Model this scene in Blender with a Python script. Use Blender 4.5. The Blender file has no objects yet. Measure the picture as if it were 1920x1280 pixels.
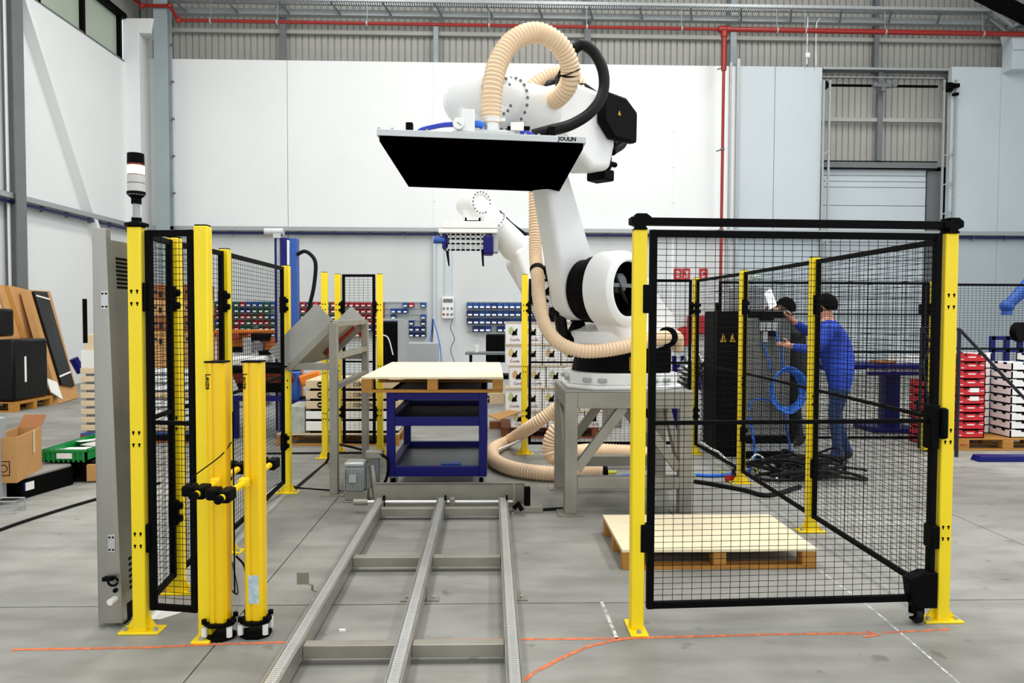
import bpy, bmesh, math, random
from mathutils import Vector, Matrix
random.seed(7)
S = bpy.context.scene
COL = S.collection
rad = math.radians
V = Vector
# ------------------------------------------------------------------ camera
CAMZ = 1.58
FPX = 1400.0
RC = Matrix.Rotation(rad(-1.64), 3, 'Z') @ Matrix.Rotation(rad(90 - 2.05), 3, 'X') @ Matrix.Rotation(rad(0.2), 3, 'Z')
cd = bpy.data.cameras.new('camera')
cam = bpy.data.objects.new('camera', cd)
COL.objects.link(cam)
cam.location = (0, 0, CAMZ)
cam.rotation_euler = RC.to_euler()
cd.sensor_width = 36
cd.lens = 36 * FPX / 1920
cd.clip_end = 200
S.camera = cam
# ------------------------------------------------------------------ world, lights, exposure
w = bpy.data.worlds.new('world')
S.world = w
w.use_nodes = True
w.node_tree.nodes['Background'].inputs[0].default_value = (0.93, 0.97, 1.0, 1)
w.node_tree.nodes['Background'].inputs[1].default_value = 1.25
S.view_settings.view_transform = 'Standard'
S.view_settings.look = 'None'
S.view_settings.gamma = 1
S.view_settings.use_curve_mapping = False
S.view_settings.exposure = 0.2


def area(name, loc, sx, sy, power, rot=(0, 0, 0), col=(1, 0.99, 0.97)):
    l = bpy.data.lights.new(name, 'AREA')
    l.shape = 'RECTANGLE'
    l.size = sx
    l.size_y = sy
    l.energy = power
    l.color = col
    o = bpy.data.objects.new(name, l)
    COL.objects.link(o)
    o.location = loc
    o.rotation_euler = rot
    return o


for i, (x, y) in enumerate([(-3.6, 4.5), (2.2, 4.5), (8, 4.5), (-3.6, 13.5), (2.2, 13.5), (8, 13.5)]):
    area('skylight_lamp', (x, y, 11.75), 1.6, 6.0, 470 if y < 8 else 330)


def ray(px, py):
    return RC @ V(((px - 960) / FPX, -(py - 640) / FPX, -1.0))


def at(px, py, Y):
    d = ray(px, py)
    t = Y / d.y
    return V((d.x * t, Y, CAMZ + d.z * t))


def fl(px, py, z=0.0):
    d = ray(px, py)
    t = (z - CAMZ) / d.z
    return V((d.x * t, d.y * t, z))


# ------------------------------------------------------------------ materials
def lin(c):
    c = c.lstrip('#')
    r = [int(c[i:i + 2], 16) / 255 for i in (0, 2, 4)]
    return [(x / 12.92 if x <= 0.04045 else ((x + 0.055) / 1.055) ** 2.4) for x in r] + [1]


MATS = {}


def mat(name, c, rough=0.5, metal=0.0, var=0.06, sc=6.0, bump=0.0, c2=None, spec=0.5, stretch=None, emit=0.0):
    m = bpy.data.materials.new(name)
    m.use_nodes = True
    nt = m.node_tree
    b = nt.nodes['Principled BSDF']
    b.inputs['Roughness'].default_value = rough
    b.inputs['Metallic'].default_value = metal
    b.inputs['Specular IOR Level'].default_value = spec
    base = lin(c)
    if var > 0:
        tc = nt.nodes.new('ShaderNodeTexCoord')
        mp = nt.nodes.new('ShaderNodeMapping')
        if stretch:
            mp.inputs['Scale'].default_value = stretch
        nz = nt.nodes.new('ShaderNodeTexNoise')
        nz.inputs['Scale'].default_value = sc
        nz.inputs['Detail'].default_value = 5
        rp = nt.nodes.new('ShaderNodeValToRGB')
        lo = lin(c2) if c2 else [x * (1 - var) for x in base[:3]] + [1]
        hi = [min(1, x * (1 + var)) for x in base[:3]] + [1]
        rp.color_ramp.elements[0].position = 0.3
        rp.color_ramp.elements[0].color = lo
        rp.color_ramp.elements[1].position = 0.7
        rp.color_ramp.elements[1].color = hi
        nt.links.new(tc.outputs['Object'], mp.inputs[0])
        nt.links.new(mp.outputs[0], nz.inputs['Vector'])
        nt.links.new(nz.outputs[0], rp.inputs[0])
        nt.links.new(rp.outputs[0], b.inputs['Base Color'])
        if bump > 0:
            bp = nt.nodes.new('ShaderNodeBump')
            bp.inputs['Strength'].default_value = bump
            bp.inputs['Distance'].default_value = 0.01
            nt.links.new(nz.outputs[0], bp.inputs['Height'])
            nt.links.new(bp.outputs[0], b.inputs['Normal'])
    else:
        b.inputs['Base Color'].default_value = base
    if emit > 0:
        b.inputs['Emission Color'].default_value = base
        b.inputs['Emission Strength'].default_value = emit
    MATS[name] = m
    return m


YEL = mat('yellow_paint', '#fbdc0c', 0.42, var=0.03, sc=3)
YELD = mat('yellow_guard_paint', '#f7cb00', 0.35, var=0.02, sc=3)
BLK = mat('black_paint', '#030304', 0.6, var=0.2, spec=0.08)
BLKG = mat('black_gloss_film', '#030303', 0.3, var=0.4, sc=14, bump=0.5, spec=0.25)
RUB = mat('black_rubber', '#040404', 0.5, var=0.2, spec=0.22)
FOAM = mat('black_foam', '#010101', 0.95, var=0.1, sc=40, spec=0.0)
STEEL = mat('stainless_steel', '#a3a19a', 0.38, 0.75, var=0.12, sc=5, stretch=(1, 1, 0.15))
STEELD = mat('dull_stainless_steel', '#99958a', 0.5, 0.45, var=0.14, sc=4)
ALU = mat('aluminium', '#c2c4c4', 0.42, 0.6, var=0.05, sc=8)
CHROME = mat('bright_metal', '#dddddb', 0.3, 0.65, var=0.06)
ROB = mat('white_robot_paint', '#eeeeec', 0.36, var=0.015, sc=2)
WHT = mat('white_plastic', '#ececea', 0.5, var=0.02)
WALLP = mat('white_wall_panel', '#eceeed', 0.6, var=0.02, sc=0.7)
WALLG = mat('pale_grey_wall_panel', '#c6cfd4', 0.5, var=0.03, sc=0.8)
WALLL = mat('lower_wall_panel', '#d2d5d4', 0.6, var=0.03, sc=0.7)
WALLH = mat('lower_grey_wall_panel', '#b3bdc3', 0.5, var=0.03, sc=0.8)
CLAD = mat('grey_cladding_sheet', '#a8a7a1', 0.55, var=0.07, sc=1.2)
CLADD = mat('dark_joint', '#35332f', 0.8, var=0.1)
GREYC = mat('grey_blue_steel_paint', '#9aa5a8', 0.5, var=0.04, sc=2)
GREYD = mat('dark_grey_steel_paint', '#6d7173', 0.5, var=0.06, sc=2)
GALV = mat('galvanised_steel', '#a9aeae', 0.45, 0.35, var=0.12, sc=20)
PIPER = mat('red_pipe_paint', '#94201a', 0.35, var=0.05, sc=3)
REDS = mat('red_sign_enamel', '#b01a22', 0.4, var=0.04)
PLY = mat('pale_plywood', '#f2e3c0', 0.6, var=0.05, sc=3, stretch=(1, 8, 1))
WOOD = mat('pallet_wood', '#b57f33', 0.7, var=0.16, sc=5, stretch=(1, 6, 6), bump=0.15)
WOODD = mat('dark_pallet_wood', '#7d4320', 0.75, var=0.2, sc=5, bump=0.15)
CARD = mat('brown_cardboard', '#c4935a', 0.8, var=0.06, sc=5)
CARDD = mat('dark_brown_cardboard', '#8f5a30', 0.8, var=0.1, sc=5)
CARDP = mat('pale_cardboard', '#d9c3a0', 0.8, var=0.06, sc=5)
BLUE = mat('deep_blue_paint', '#050464', 0.45, var=0.06, sc=3, spec=0.3)
BLUEM = mat('mid_blue_paint', '#1a50a4', 0.4, var=0.06, sc=3)
BLUEC = mat('bright_blue_tube', '#2a6fd6', 0.35, var=0.06)
BLUEP = mat('violet_blue_tube', '#2b3fb4', 0.35, var=0.05)
HOSE = mat('cream_ribbed_hose', '#edcfab', 0.5, var=0.04, sc=3)
ORNG = mat('orange_paint', '#dd7a1e', 0.45, var=0.08, sc=4)
RUST = mat('rust_red_paint', '#8f2f18', 0.6, var=0.2, sc=12)
GRN = mat('green_crate_plastic', '#149043', 0.4, var=0.05)
REDC = mat('red_crate_print', '#cb1420', 0.5, var=0.04)
WHTC = mat('white_crate_board', '#f1f0ee', 0.6, var=0.02)
PINK = mat('pinkish_crate_board', '#e3c6c4', 0.6, var=0.03)
JACK = mat('royal_blue_jacket', '#173fae', 0.7, var=0.18, sc=9, bump=0.3)
JEAN = mat('dark_blue_jeans', '#20365f', 0.85, var=0.25, sc=14, bump=0.2)
DARKC = mat('dark_work_clothes', '#1d2026', 0.85, var=0.2, sc=10)
SKIN = mat('skin', '#c98f74', 0.5, var=0.06, sc=12)
HAIR = mat('dark_brown_hair', '#070403', 0.9, var=0.4, sc=60, bump=0.8, spec=0.1)
SHOE = mat('dark_shoe', '#15130f', 0.6, var=0.2)
GREYB = mat('light_grey_enamel', '#a3a8a9', 0.45, var=0.03)
PAPER = mat('white_paper', '#f4f3ee', 0.7, var=0.02)
BINR = mat('red_bin_plastic', '#b2202c', 0.4, var=0.04)
BINB = mat('blue_bin_plastic', '#1f56a0', 0.4, var=0.04)
BINN = mat('navy_bin_plastic', '#152f78', 0.4, var=0.04)
BING = mat('green_bin_plastic', '#1f6b50', 0.4, var=0.04)
LENS = mat('clear_grey_lens', '#c9c6c4', 0.25, var=0.02)
LITE = mat('lit_amber_lens', '#ffce8a', 0.3, var=0, emit=3.0)
REDL = mat('dark_red_lens', '#6e0d10', 0.3, var=0.05)
FOIL = mat('silver_foil', '#8c8f90', 0.25, 0.8, var=0.5, sc=25, bump=0.8)
OLIVE = mat('yellow_caution_label', '#d9a514', 0.5, c2='#6b4a10', sc=22)
DGLASS = mat('frosted_window_glass', '#b4bfae', 0.35, var=0.05, sc=1)
GREENC = mat('green_yellow_wire', '#c2c832', 0.4, var=0.05)
GREYF = mat('grey_ribbed_cabinet', '#8b8d89', 0.5, var=0.06)


def floor_mat():
    m = bpy.data.materials.new('worn_concrete')
    m.use_nodes = True
    nt = m.node_tree
    b = nt.nodes['Principled BSDF']
    tc = nt.nodes.new('ShaderNodeTexCoord')

    def noise(sc, det, stretch=None):
        mp = nt.nodes.new('ShaderNodeMapping')
        if stretch:
            mp.inputs['Scale'].default_value = stretch
        n = nt.nodes.new('ShaderNodeTexNoise')
        n.inputs['Scale'].default_value = sc
        n.inputs['Detail'].default_value = det
        nt.links.new(tc.outputs['Object'], mp.inputs[0])
        nt.links.new(mp.outputs[0], n.inputs['Vector'])
        return n
    n1, n2, n3, n4 = noise(0.55, 6), noise(3.5, 8, (0.6, 1.6, 1)), noise(26, 4), noise(7, 3)
    r1 = nt.nodes.new('ShaderNodeValToRGB')
    e = r1.color_ramp.elements
    e[0].position, e[0].color = 0.32, lin('#807f7a')
    e[1].position, e[1].color = 0.7, lin('#acaba5')
    nt.links.new(n1.outputs[0], r1.inputs[0])
    r2 = nt.nodes.new('ShaderNodeValToRGB')
    e = r2.color_ramp.elements
    e[0].position, e[0].color = 0.34, (0.66, 0.66, 0.64, 1)
    e[1].position, e[1].color = 0.6, (1, 1, 1, 1)
    nt.links.new(n2.outputs[0], r2.inputs[0])
    mx = nt.nodes.new('ShaderNodeMixRGB')
    mx.blend_type = 'MULTIPLY'
    mx.inputs[0].default_value = 0.75
    nt.links.new(r1.outputs[0], mx.inputs[1])
    nt.links.new(r2.outputs[0], mx.inputs[2])
    r3 = nt.nodes.new('ShaderNodeValToRGB')
    e = r3.color_ramp.elements
    e[0].position, e[0].color = 0.27, (0.35, 0.33, 0.31, 1)
    e[1].position, e[1].color = 0.34, (1, 1, 1, 1)
    nt.links.new(n4.outputs[0], r3.inputs[0])
    mx2 = nt.nodes.new('ShaderNodeMixRGB')
    mx2.blend_type = 'MULTIPLY'
    mx2.inputs[0].default_value = 0.5
    nt.links.new(mx.outputs[0], mx2.inputs[1])
    nt.links.new(r3.outputs[0], mx2.inputs[2])
    nt.links.new(mx2.outputs[0], b.inputs['Base Color'])
    rr = nt.nodes.new('ShaderNodeMapRange')
    rr.inputs['To Min'].default_value = 0.42
    rr.inputs['To Max'].default_value = 0.68
    nt.links.new(n2.outputs[0], rr.inputs[0])
    nt.links.new(rr.outputs[0], b.inputs['Roughness'])
    bp = nt.nodes.new('ShaderNodeBump')
    bp.inputs['Strength'].default_value = 0.12
    bp.inputs['Distance'].default_value = 0.004
    nt.links.new(n3.outputs[0], bp.inputs['Height'])
    nt.links.new(bp.outputs[0], b.inputs['Normal'])
    return m


CONC = floor_mat()


def worn_line(name, c, thr):
    m = mat(name, c, 0.8, var=0.1, sc=30)
    nt = m.node_tree
    b = nt.nodes['Principled BSDF']
    out = nt.nodes['Material Output']
    tc = nt.nodes.new('ShaderNodeTexCoord')
    n = nt.nodes.new('ShaderNodeTexNoise')
    n.inputs['Scale'].default_value = 22
    n.inputs['Detail'].default_value = 6
    r = nt.nodes.new('ShaderNodeValToRGB')
    r.color_ramp.elements[0].position = thr - 0.14
    r.color_ramp.elements[1].position = thr + 0.2
    tr = nt.nodes.new('ShaderNodeBsdfTransparent')
    mx = nt.nodes.new('ShaderNodeMixShader')
    nt.links.new(tc.outputs['Object'], n.inputs['Vector'])
    nt.links.new(n.outputs[0], r.inputs[0])
    nt.links.new(r.outputs[0], mx.inputs[0])
    nt.links.new(tr.outputs[0], mx.inputs[1])
    nt.links.new(b.outputs[0], mx.inputs[2])
    nt.links.new(mx.outputs[0], out.inputs[0])
    return m


CHALKO = worn_line('orange_chalk', '#e2794a', 0.36)
CHALKW = worn_line('white_chalk', '#dedfdc', 0.44)

# ------------------------------------------------------------------ mesh helpers
ORG = {}


class MB:
    def __init__(s):
        s.v = []
        s.f = []

    def add(s, vs, fs):
        n = len(s.v)
        s.v += [V(p) for p in vs]
        s.f += [[i + n for i in f] for f in fs]
        return s

    def bb(s, x0, x1, y0, y1, z0, z1, M=None):
        p = [V((x, y, z)) for x in (x0, x1) for y in (y0, y1) for z in (z0, z1)]
        if M:
            p = [M @ q for q in p]
        return s.add(p, [[0, 1, 3, 2], [4, 6, 7, 5], [0, 4, 5, 1], [2, 3, 7, 6], [0, 2, 6, 4], [1, 5, 7, 3]])

    def box(s, c, d, M=None):
        c = V(c)
        return s.bb(c.x - d[0] / 2, c.x + d[0] / 2, c.y - d[1] / 2, c.y + d[1] / 2, c.z - d[2] / 2, c.z + d[2] / 2, M)

    def bar(s, a, b, wd, h, up=(0, 0, 1)):
        a, b = V(a), V(b)
        d = (b - a).normalized()
        u = V(up)
        sd = d.cross(u)
        if sd.length < 1e-4:
            sd = d.cross(V((0, 1, 0)))
        sd.normalize()
        u = sd.cross(d)
        p = []
        for e in (a, b):
            for i, j in ((-1, -1), (1, -1), (1, 1), (-1, 1)):
                p.append(e + sd * (i * wd / 2) + u * (j * h / 2))
        return s.add(p, [[3, 2, 1, 0], [4, 5, 6, 7], [0, 1, 5, 4], [1, 2, 6, 5], [2, 3, 7, 6], [3, 0, 4, 7]])

    def cyl(s, a, b, r0, r1=None, n=16, cap=True):
        return s.tube([a, b], [r0, r0 if r1 is None else r1], n, cap)

    def tube(s, pts, r, n=10, cap=True):
        pts = [V(p) for p in pts]
        k = len(pts)
        rs = r if isinstance(r, (list, tuple)) else [r] * k
        t0 = (pts[1] - pts[0]).normalized()
        ref = V((0, 0, 1)) if abs(t0.z) < 0.9 else V((0, 1, 0))
        u = t0.cross(ref).normalized()
        vs = []
        for i in range(k):
            t = (pts[min(i + 1, k - 1)] - pts[max(i - 1, 0)]).normalized()
            u = (u - t * u.dot(t))
            if u.length < 1e-6:
                u = t.orthogonal()
            u.normalize()
            w2 = t.cross(u)
            for j in range(n):
                a = 2 * math.pi * j / n
                vs.append(pts[i] + (u * math.cos(a) + w2 * math.sin(a)) * rs[i])
        fs = []
        for i in range(k - 1):
            for j in range(n):
                j2 = (j + 1) % n
                fs.append([i * n + j, i * n + j2, (i + 1) * n + j2, (i + 1) * n + j])
        if cap:
            fs.append(list(range(n))[::-1])
            fs.append([(k - 1) * n + j for j in range(n)])
        return s.add(vs, fs)

    def prism(s, poly, M, h0, h1):
        """polygon in local xy pushed along local z from h0 to h1, placed by M"""
        n = len(poly)
        vs = [M @ V((p[0], p[1], h0)) for p in poly] + [M @ V((p[0], p[1], h1)) for p in poly]
        fs = [list(range(n))[::-1], [n + i for i in range(n)]]
        for i in range(n):
            j = (i + 1) % n
            fs.append([i, j, n + j, n + i])
        return s.add(vs, fs)

    def lathe(s, prof, M, n=24, cap=True):
        """profile of (radius, height) turned about local z of M"""
        vs = []
        for r, h in prof:
            for j in range(n):
                a = 2 * math.pi * j / n
                vs.append(M @ V((r * math.cos(a), r * math.sin(a), h)))
        k = len(prof)
        fs = []
        for i in range(k - 1):
            for j in range(n):
                j2 = (j + 1) % n
                fs.append([i * n + j, i * n + j2, (i + 1) * n + j2, (i + 1) * n + j])
        if cap:
            fs.append(list(range(n))[::-1])
            fs.append([(k - 1) * n + j for j in range(n)])
        return s.add(vs, fs)

    def ball(s, c, r, n=12, m=8, sc=(1, 1, 1)):
        c = V(c)
        prof = [(max(1e-4, r * math.sin(math.pi * i / m)), -r * math.cos(math.pi * i / m)) for i in range(m + 1)]
        M = Matrix.Translation(c) @ Matrix.Diagonal((sc[0], sc[1], sc[2], 1))
        return s.lathe(prof, M, n)

    def build(s, name, m, parent=None, smooth=True, bevel=0.0, seg=2, local=False, ang=35):
        me = bpy.data.meshes.new(name)
        o0 = ORG.get(parent, V((0, 0, 0))) if (parent is not None and not local) else V((0, 0, 0))
        me.from_pydata([p - o0 for p in s.v], [], s.f)
        bm = bmesh.new()
        bm.from_mesh(me)
        bmesh.ops.recalc_face_normals(bm, faces=bm.faces)
        bm.to_mesh(me)
        bm.free()
        if smooth:
            me.polygons.foreach_set('use_smooth', [True] * len(me.polygons))
            me.set_sharp_from_angle(angle=rad(ang))
        ms = m if isinstance(m, (list, tuple)) else [m]
        for q in ms:
            me.materials.append(q)
        o = bpy.data.objects.new(name, me)
        COL.objects.link(o)
        if parent is not None:
            o.parent = parent
            ORG[o] = o0
        else:
            ORG[o] = V((0, 0, 0))
        if bevel > 0:
            bv = o.modifiers.new('bevel', 'BEVEL')
            bv.width = bevel
            bv.segments = seg
            bv.limit_method = 'ANGLE'
            bv.angle_limit = rad(40)
        return o


def tag(o, label=None, cat=None, group=None, kind=None):
    if label:
        o['label'] = label
    if cat:
        o['category'] = cat
    if group:
        o['group'] = group
    if kind:
        o['kind'] = kind
    return o


def thing(name, label, cat, loc, group=None, kind=None):
    o = bpy.data.objects.new(name, None)
    COL.objects.link(o)
    o.location = loc
    o.empty_display_size = 0.1
    ORG[o] = V(loc)
    return tag(o, label, cat, group, kind)


def copy_tree(o, loc=None, label=None, rz=None, parent=None):
    c = o.copy()
    COL.objects.link(c)
    if parent is not None:
        c.parent = parent
    if loc is not None:
        c.location = loc
    if rz is not None:
        c.rotation_euler = (0, 0, rz)
    if label:
        c['label'] = label
    for ch in list(o.children):
        copy_tree(ch, parent=c)
    return c


def spline(pts, per=8):
    pts = [V(p) for p in pts]
    P = [pts[0] * 2 - pts[1]] + pts + [pts[-1] * 2 - pts[-2]]
    out = []
    for i in range(1, len(P) - 2):
        a, b, c, d = P[i - 1:i + 3]
        for k in range(per):
            t = k / per
            out.append(0.5 * ((2 * b) + (c - a) * t + (2 * a - 5 * b + 4 * c - d) * t * t + (3 * b - a - 3 * c + d) * t ** 3))
    out.append(pts[-1])
    return out


def resample(pts, step):
    out = [pts[0]]
    acc = 0.0
    for i in range(1, len(pts)):
        a, b = pts[i - 1], pts[i]
        L = (b - a).length
        while acc + L >= step and L > 1e-9:
            t = (step - acc) / L
            a = a + (b - a) * t
            out.append(a)
            L = (b - a).length
            acc = 0.0
        acc += L
    return out


def ribbed(mb, pts, r, pitch=0.026, amp=0.12, n=18):
    p = resample(spline(pts, 14), pitch / 4)
    prof = (1.0, 1 - amp * 0.55, 1 - amp, 1 - amp * 0.55)
    rs = [r * prof[i % 4] for i in range(len(p))]
    return mb.tube(p, rs, n)


def cable(mb, pts, r, n=8, per=8):
    return mb.tube(spline(pts, per), r, n)


def text(s, size, M, m, name, parent, ext=0.001, align='CENTER', bold=0.0):
    c = bpy.data.curves.new(name, 'FONT')
    c.body = s
    c.size = size
    c.extrude = ext
    c.offset = bold
    c.align_x = align
    c.align_y = 'CENTER'
    c.resolution_u = 2
    t = bpy.data.objects.new(name, c)
    COL.objects.link(t)
    dg = bpy.context.evaluated_depsgraph_get()
    me = bpy.data.meshes.new_from_object(t.evaluated_get(dg))
    bpy.data.objects.remove(t)
    o0 = ORG.get(parent, V((0, 0, 0)))
    me.transform(Matrix.Translation(-o0) @ M)
    me.materials.clear()
    me.materials.append(m)
    o = bpy.data.objects.new(name, me)
    COL.objects.link(o)
    o.parent = parent
    ORG[o] = o0
    return o


def frame(o, x, y, z):
    """4x4 matrix with columns x,y,z axes at o"""
    x, y, z, o = V(x), V(y), V(z), V(o)
    return Matrix(((x.x, y.x, z.x, o.x), (x.y, y.y, z.y, o.y), (x.z, y.z, z.z, o.z), (0, 0, 0, 1)))


def facing(o):
    """text plane facing -Y (towards the front of the hall)"""
    return frame(o, (1, 0, 0), (0, 0, 1), (0, -1, 0))


def axis(a, b):
    """matrix whose z axis runs a->b, origin a"""
    a, b = V(a), V(b)
    z = (b - a).normalized()
    x = z.orthogonal().normalized()
    return frame(a, x, z.cross(x), z)


ORD = ['first', 'second', 'third', 'fourth', 'fifth', 'sixth', 'seventh', 'eighth', 'ninth', 'tenth', 'eleventh',
       'twelfth', 'thirteenth', 'fourteenth', 'fifteenth', 'sixteenth', 'seventeenth', 'eighteenth', 'nineteenth',
       'twentieth', 'twenty-first', 'twenty-second', 'twenty-third', 'twenty-fourth', 'twenty-fifth', 'twenty-sixth',
       'twenty-seventh', 'twenty-eighth', 'twenty-ninth', 'thirtieth', 'thirty-first', 'thirty-second', 'thirty-third',
       'thirty-fourth', 'thirty-fifth', 'thirty-sixth', 'thirty-seventh', 'thirty-eighth']
# ================================================================== the hall
BY = 20.0                                   # face of the back wall


def wx(px, Y=BY):
    return at(px, 400, Y).x


def wz(py, px=960, Y=BY):
    return at(px, py, Y).z


XL = wx(256)
XR = 14.6
YF = -5.0
floor = tag(MB().bb(XL - 0.3, XR + 0.3, YF, 21.2, -0.25, -0.03).build('floor', CLADD), kind='structure')
xs = [XL - 0.2, -6.31, -1.312, 3.69, 8.69, XR + 0.2]
ys = [YF, -0.96, 4.035, 9.04, 14.04, 21.0]
for i in range(5):
    for j in range(5):
        MB().bb(xs[i] + .004, xs[i + 1] - .004, ys[j] + .005, ys[j + 1] - .005, -0.1, 0).build('slab', CONC, floor, smooth=False)
ceil = tag(MB().bb(XL - 0.3, XR + 0.3, YF, 21.2, 12.0, 12.15).build('ceiling', CLAD), kind='structure')
tag(MB().bb(XR, XR + .2, 11.5, 21.2, 0, 12).build('wall_right', WALLG), kind='structure')  # unseen wall, front part left out so world light enters from the right

# back wall: core, white and grey sandwich panels, cladding sheets
ZW = wz(115, 700)
ZG = wz(125, 1450)
ZM = wz(438, 960)
wb = tag(MB().bb(XL - .3, XR + .2, 21.0, 21.2, 0, 12).build('wall_back', CLADD), kind='structure')
seams = [256, 540, 815, 1040, 1262, 1380]
for i in range(5):
    MB().bb(wx(seams[i]) + .006, wx(seams[i + 1]) - .006, BY, BY + .12, ZM + .006, ZW).build('wall_panel', WALLP, wb, bevel=.006)
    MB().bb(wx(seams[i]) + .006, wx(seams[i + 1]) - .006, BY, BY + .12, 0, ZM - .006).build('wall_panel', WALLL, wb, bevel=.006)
for a, b in ((1380, 1449), (1449, 1537)):
    MB().bb(wx(a) + .006, wx(b) - .006, BY - .02, BY + .12, ZM + .006, ZG).build('wall_panel', WALLG, wb, bevel=.006)
    MB().bb(wx(a) + .006, wx(b) - .006, BY - .02, BY + .12, 0, ZM - .006).build('wall_panel', WALLH, wb, bevel=.006)
for a, b in ((1776, 1868), (1868, 1960)):
    MB().bb(wx(a) + .004, wx(b) - .004, BY - .06, BY + .12, ZM + .006, wz(127, 1850)).build('wall_panel', WALLG, wb, bevel=.006)
    MB().bb(wx(a) + .004, wx(b) - .004, BY - .06, BY + .12, 0, ZM - .006).build('wall_panel', WALLH, wb, bevel=.006)


def sheet_mesh(n, z0, z1):
    mb = MB()
    p = 0.171
    prof = []
    for i in range(n):
        prof += [(i * p, 0), (i * p + .128, 0), (i * p + .138, .04), (i * p + .161, .04)]
    prof.append((n * p, 0))
    vs = [V((x, y, z)) for z in (z0, z1) for x, y in prof]
    k = len(prof)
    return mb.add(vs, [[i, i + 1, k + i + 1, k + i] for i in range(k - 1)])


sh = sheet_mesh(6, ZW - .15, 12.0).build('cladding_sheet', CLAD, wb, smooth=False, local=True)
n = int((XR - XL) / 1.026) + 1
for i in range(n):
    o = sh if i == 0 else copy_tree(sh, parent=wb)
    o.location = (XL + i * 1.026, 20.4, 0)
zs0, zs1, zs2 = wz(305, 1650, 20.4), wz(224, 1650, 20.4), ZW - .14
sh1 = sheet_mesh(6, zs0 - .1, zs1).build('cladding_sheet', CLAD, wb, smooth=False, local=True)
sh2 = sheet_mesh(6, zs1, zs2).build('cladding_sheet', CLAD, wb, smooth=False, local=True)
for i in range(4):
    for q, dy in ((sh1, 0), (sh2, .02)):
        o = q if i == 0 else copy_tree(q, parent=wb)
        o.location = (wx(1536) + i * 1.026 - .05, 20.42 + dy, 0)
MB().bb(XL, XR, 20.1, 20.36, ZW - .02, ZW + .02).build('sill_flashing', GREYD, wb)

# columns, rails and beams of the back wall
tn = [0]


def trim(mb, m, **k):
    tn[0] += 1
    return tag(mb.build('trim_%d' % tn[0], m, **k), kind='structure')


x0, x1 = at(292, 400, 19.5).x, at(318, 400, 19.5).x
mb = MB().bb(x0, x1, 19.5, 19.53, 0, 12).bb(x0, x1, 19.75, 19.78, 0, 12).bb((x0 + x1) / 2 - .01, (x0 + x1) / 2 + .01, 19.53, 19.75, 0, 12)
c1 = trim(mb, GREYC, bevel=.004)
mb = MB()
for i in range(9):
    mb.box((x1 + .03, 19.72, 0.9 + i * .95), (.06, .05, .05))
mb.build('fixing_clip', GREYD, c1)
for px, wp, m in ((530, 12, GREYD), (817, 9, GREYC), (1102, 12, GREYD), (1376, 11, GREYC), (1645, 8, GREYD)):
    a, b = at(px - wp / 2, 100, 20.1).x, at(px + wp / 2, 100, 20.1).x
    trim(MB().bb(a, b, 20.13, 20.17, ZW - .05, 12).bb((a + b) / 2 - .012, (a + b) / 2 + .012, 20.17, 20.4, ZW - .05, 12), m)
zb = wz(23, 560, 19.95)
trim(MB().bb(XL + .5, XR, 19.92, 20.1, zb - .075, zb + .075).bb(XL + .5, XR, 19.90, 19.92, zb - .075, zb - .05), GALV)
trim(MB().bb(XL, XR, 20.25, 20.38, wz(66, 960, 20.3) - .05, wz(66, 960, 20.3) + .05), CLAD)
# seam covers and small screws on the panels
mb = MB()
for px in (815, 1262):
    mb.bb(wx(px) - .03, wx(px) + .03, BY - .012, BY, 0, ZW - .02)
    for i in range(7):
        mb.box((wx(px), BY - .018, .8 + i * .95), (.05, .02, .05))
trim(mb, WALLP)
# steel guide channels and conduits beside the seam at the red drop pipe
trim(MB().bb(wx(1364), wx(1368), BY - .06, BY, 0, wz(118, 1366)).bb(wx(1376), wx(1382), BY - .09, BY - .03, 0, wz(112, 1380)), GALV)

# door recess: lintel, crossbeam, post, shutter and its guide ladders
xd0, xd1 = wx(1538), wx(1774)
d = tag(bpy.data.objects.new('door_1', None), kind='structure')
COL.objects.link(d)
ORG[d] = V((0, 0, 0))
zl0, zl1 = wz(318, 1650, 20.3), wz(303, 1650, 20.3)
MB().bb(xd0, xd1 - .15, 20.2, 20.24, zl0, zl1).bb(xd0, xd1 - .15, 20.2, 20.36, zl1 - .03, zl1).bb(xd0, xd1 - .15, 20.2, 20.36, zl0, zl0 + .03).build('lintel', GREYD, d)
zs = zl0
k = 0
while zs > 0.02:
    h = .16 if k < 3 else .5
    MB().bb(wx(1542, 20.3), wx(1737, 20.3), 20.36, 20.4, max(0, zs - h + .012), zs).build('shutter_panel', WALLG, d, bevel=.008)
    zs -= h
    k += 1
MB().bb(wx(1739, 20.3), wx(1764, 20.3), 20.34, 20.4, 0, zl0 - .02).build('jamb_infill', GREYD, d)
MB().bb(xd0, xd1, 20.2, 20.3, wz(228, 1650, 20.2), wz(221, 1650, 20.2)).build('crossbeam', CLAD, d)
MB().bb(wx(1641, 20.2), wx(1650, 20.2), 20.16, 20.3, zl1, wz(126, 1650)).build('mullion_post', GREYD, d)
mb = MB().bb(xd0, xd1 - .05, 19.98, 20.03, wz(131, 1650), wz(127, 1650)).bb(xd0, xd1 - .15, 19.98, 20.0, wz(146, 1650), wz(144.6, 1650))
mb.build('top_rail', GALV, d)
for side, (pa, pb) in (('l', (1540, 1551)), ('r', (1764, 1786))):
    mb = MB()
    for px in (pa, pb):
        xx = wx(px, 19.9)
        mb.bb(xx - .025, xx + .025, 19.86, 19.9, 0, wz(150, px, 19.9))
    for i in range(7):
        zz = 1.2 + i * .78
        mb.bar((wx(pa, 19.9), 19.87, zz), (wx(pb, 19.9), 19.87, zz + .1), .03, .03)
    mb.build('guide_ladder', GALV, d)
zt = wz(161, 1650, 19.95)
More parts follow.
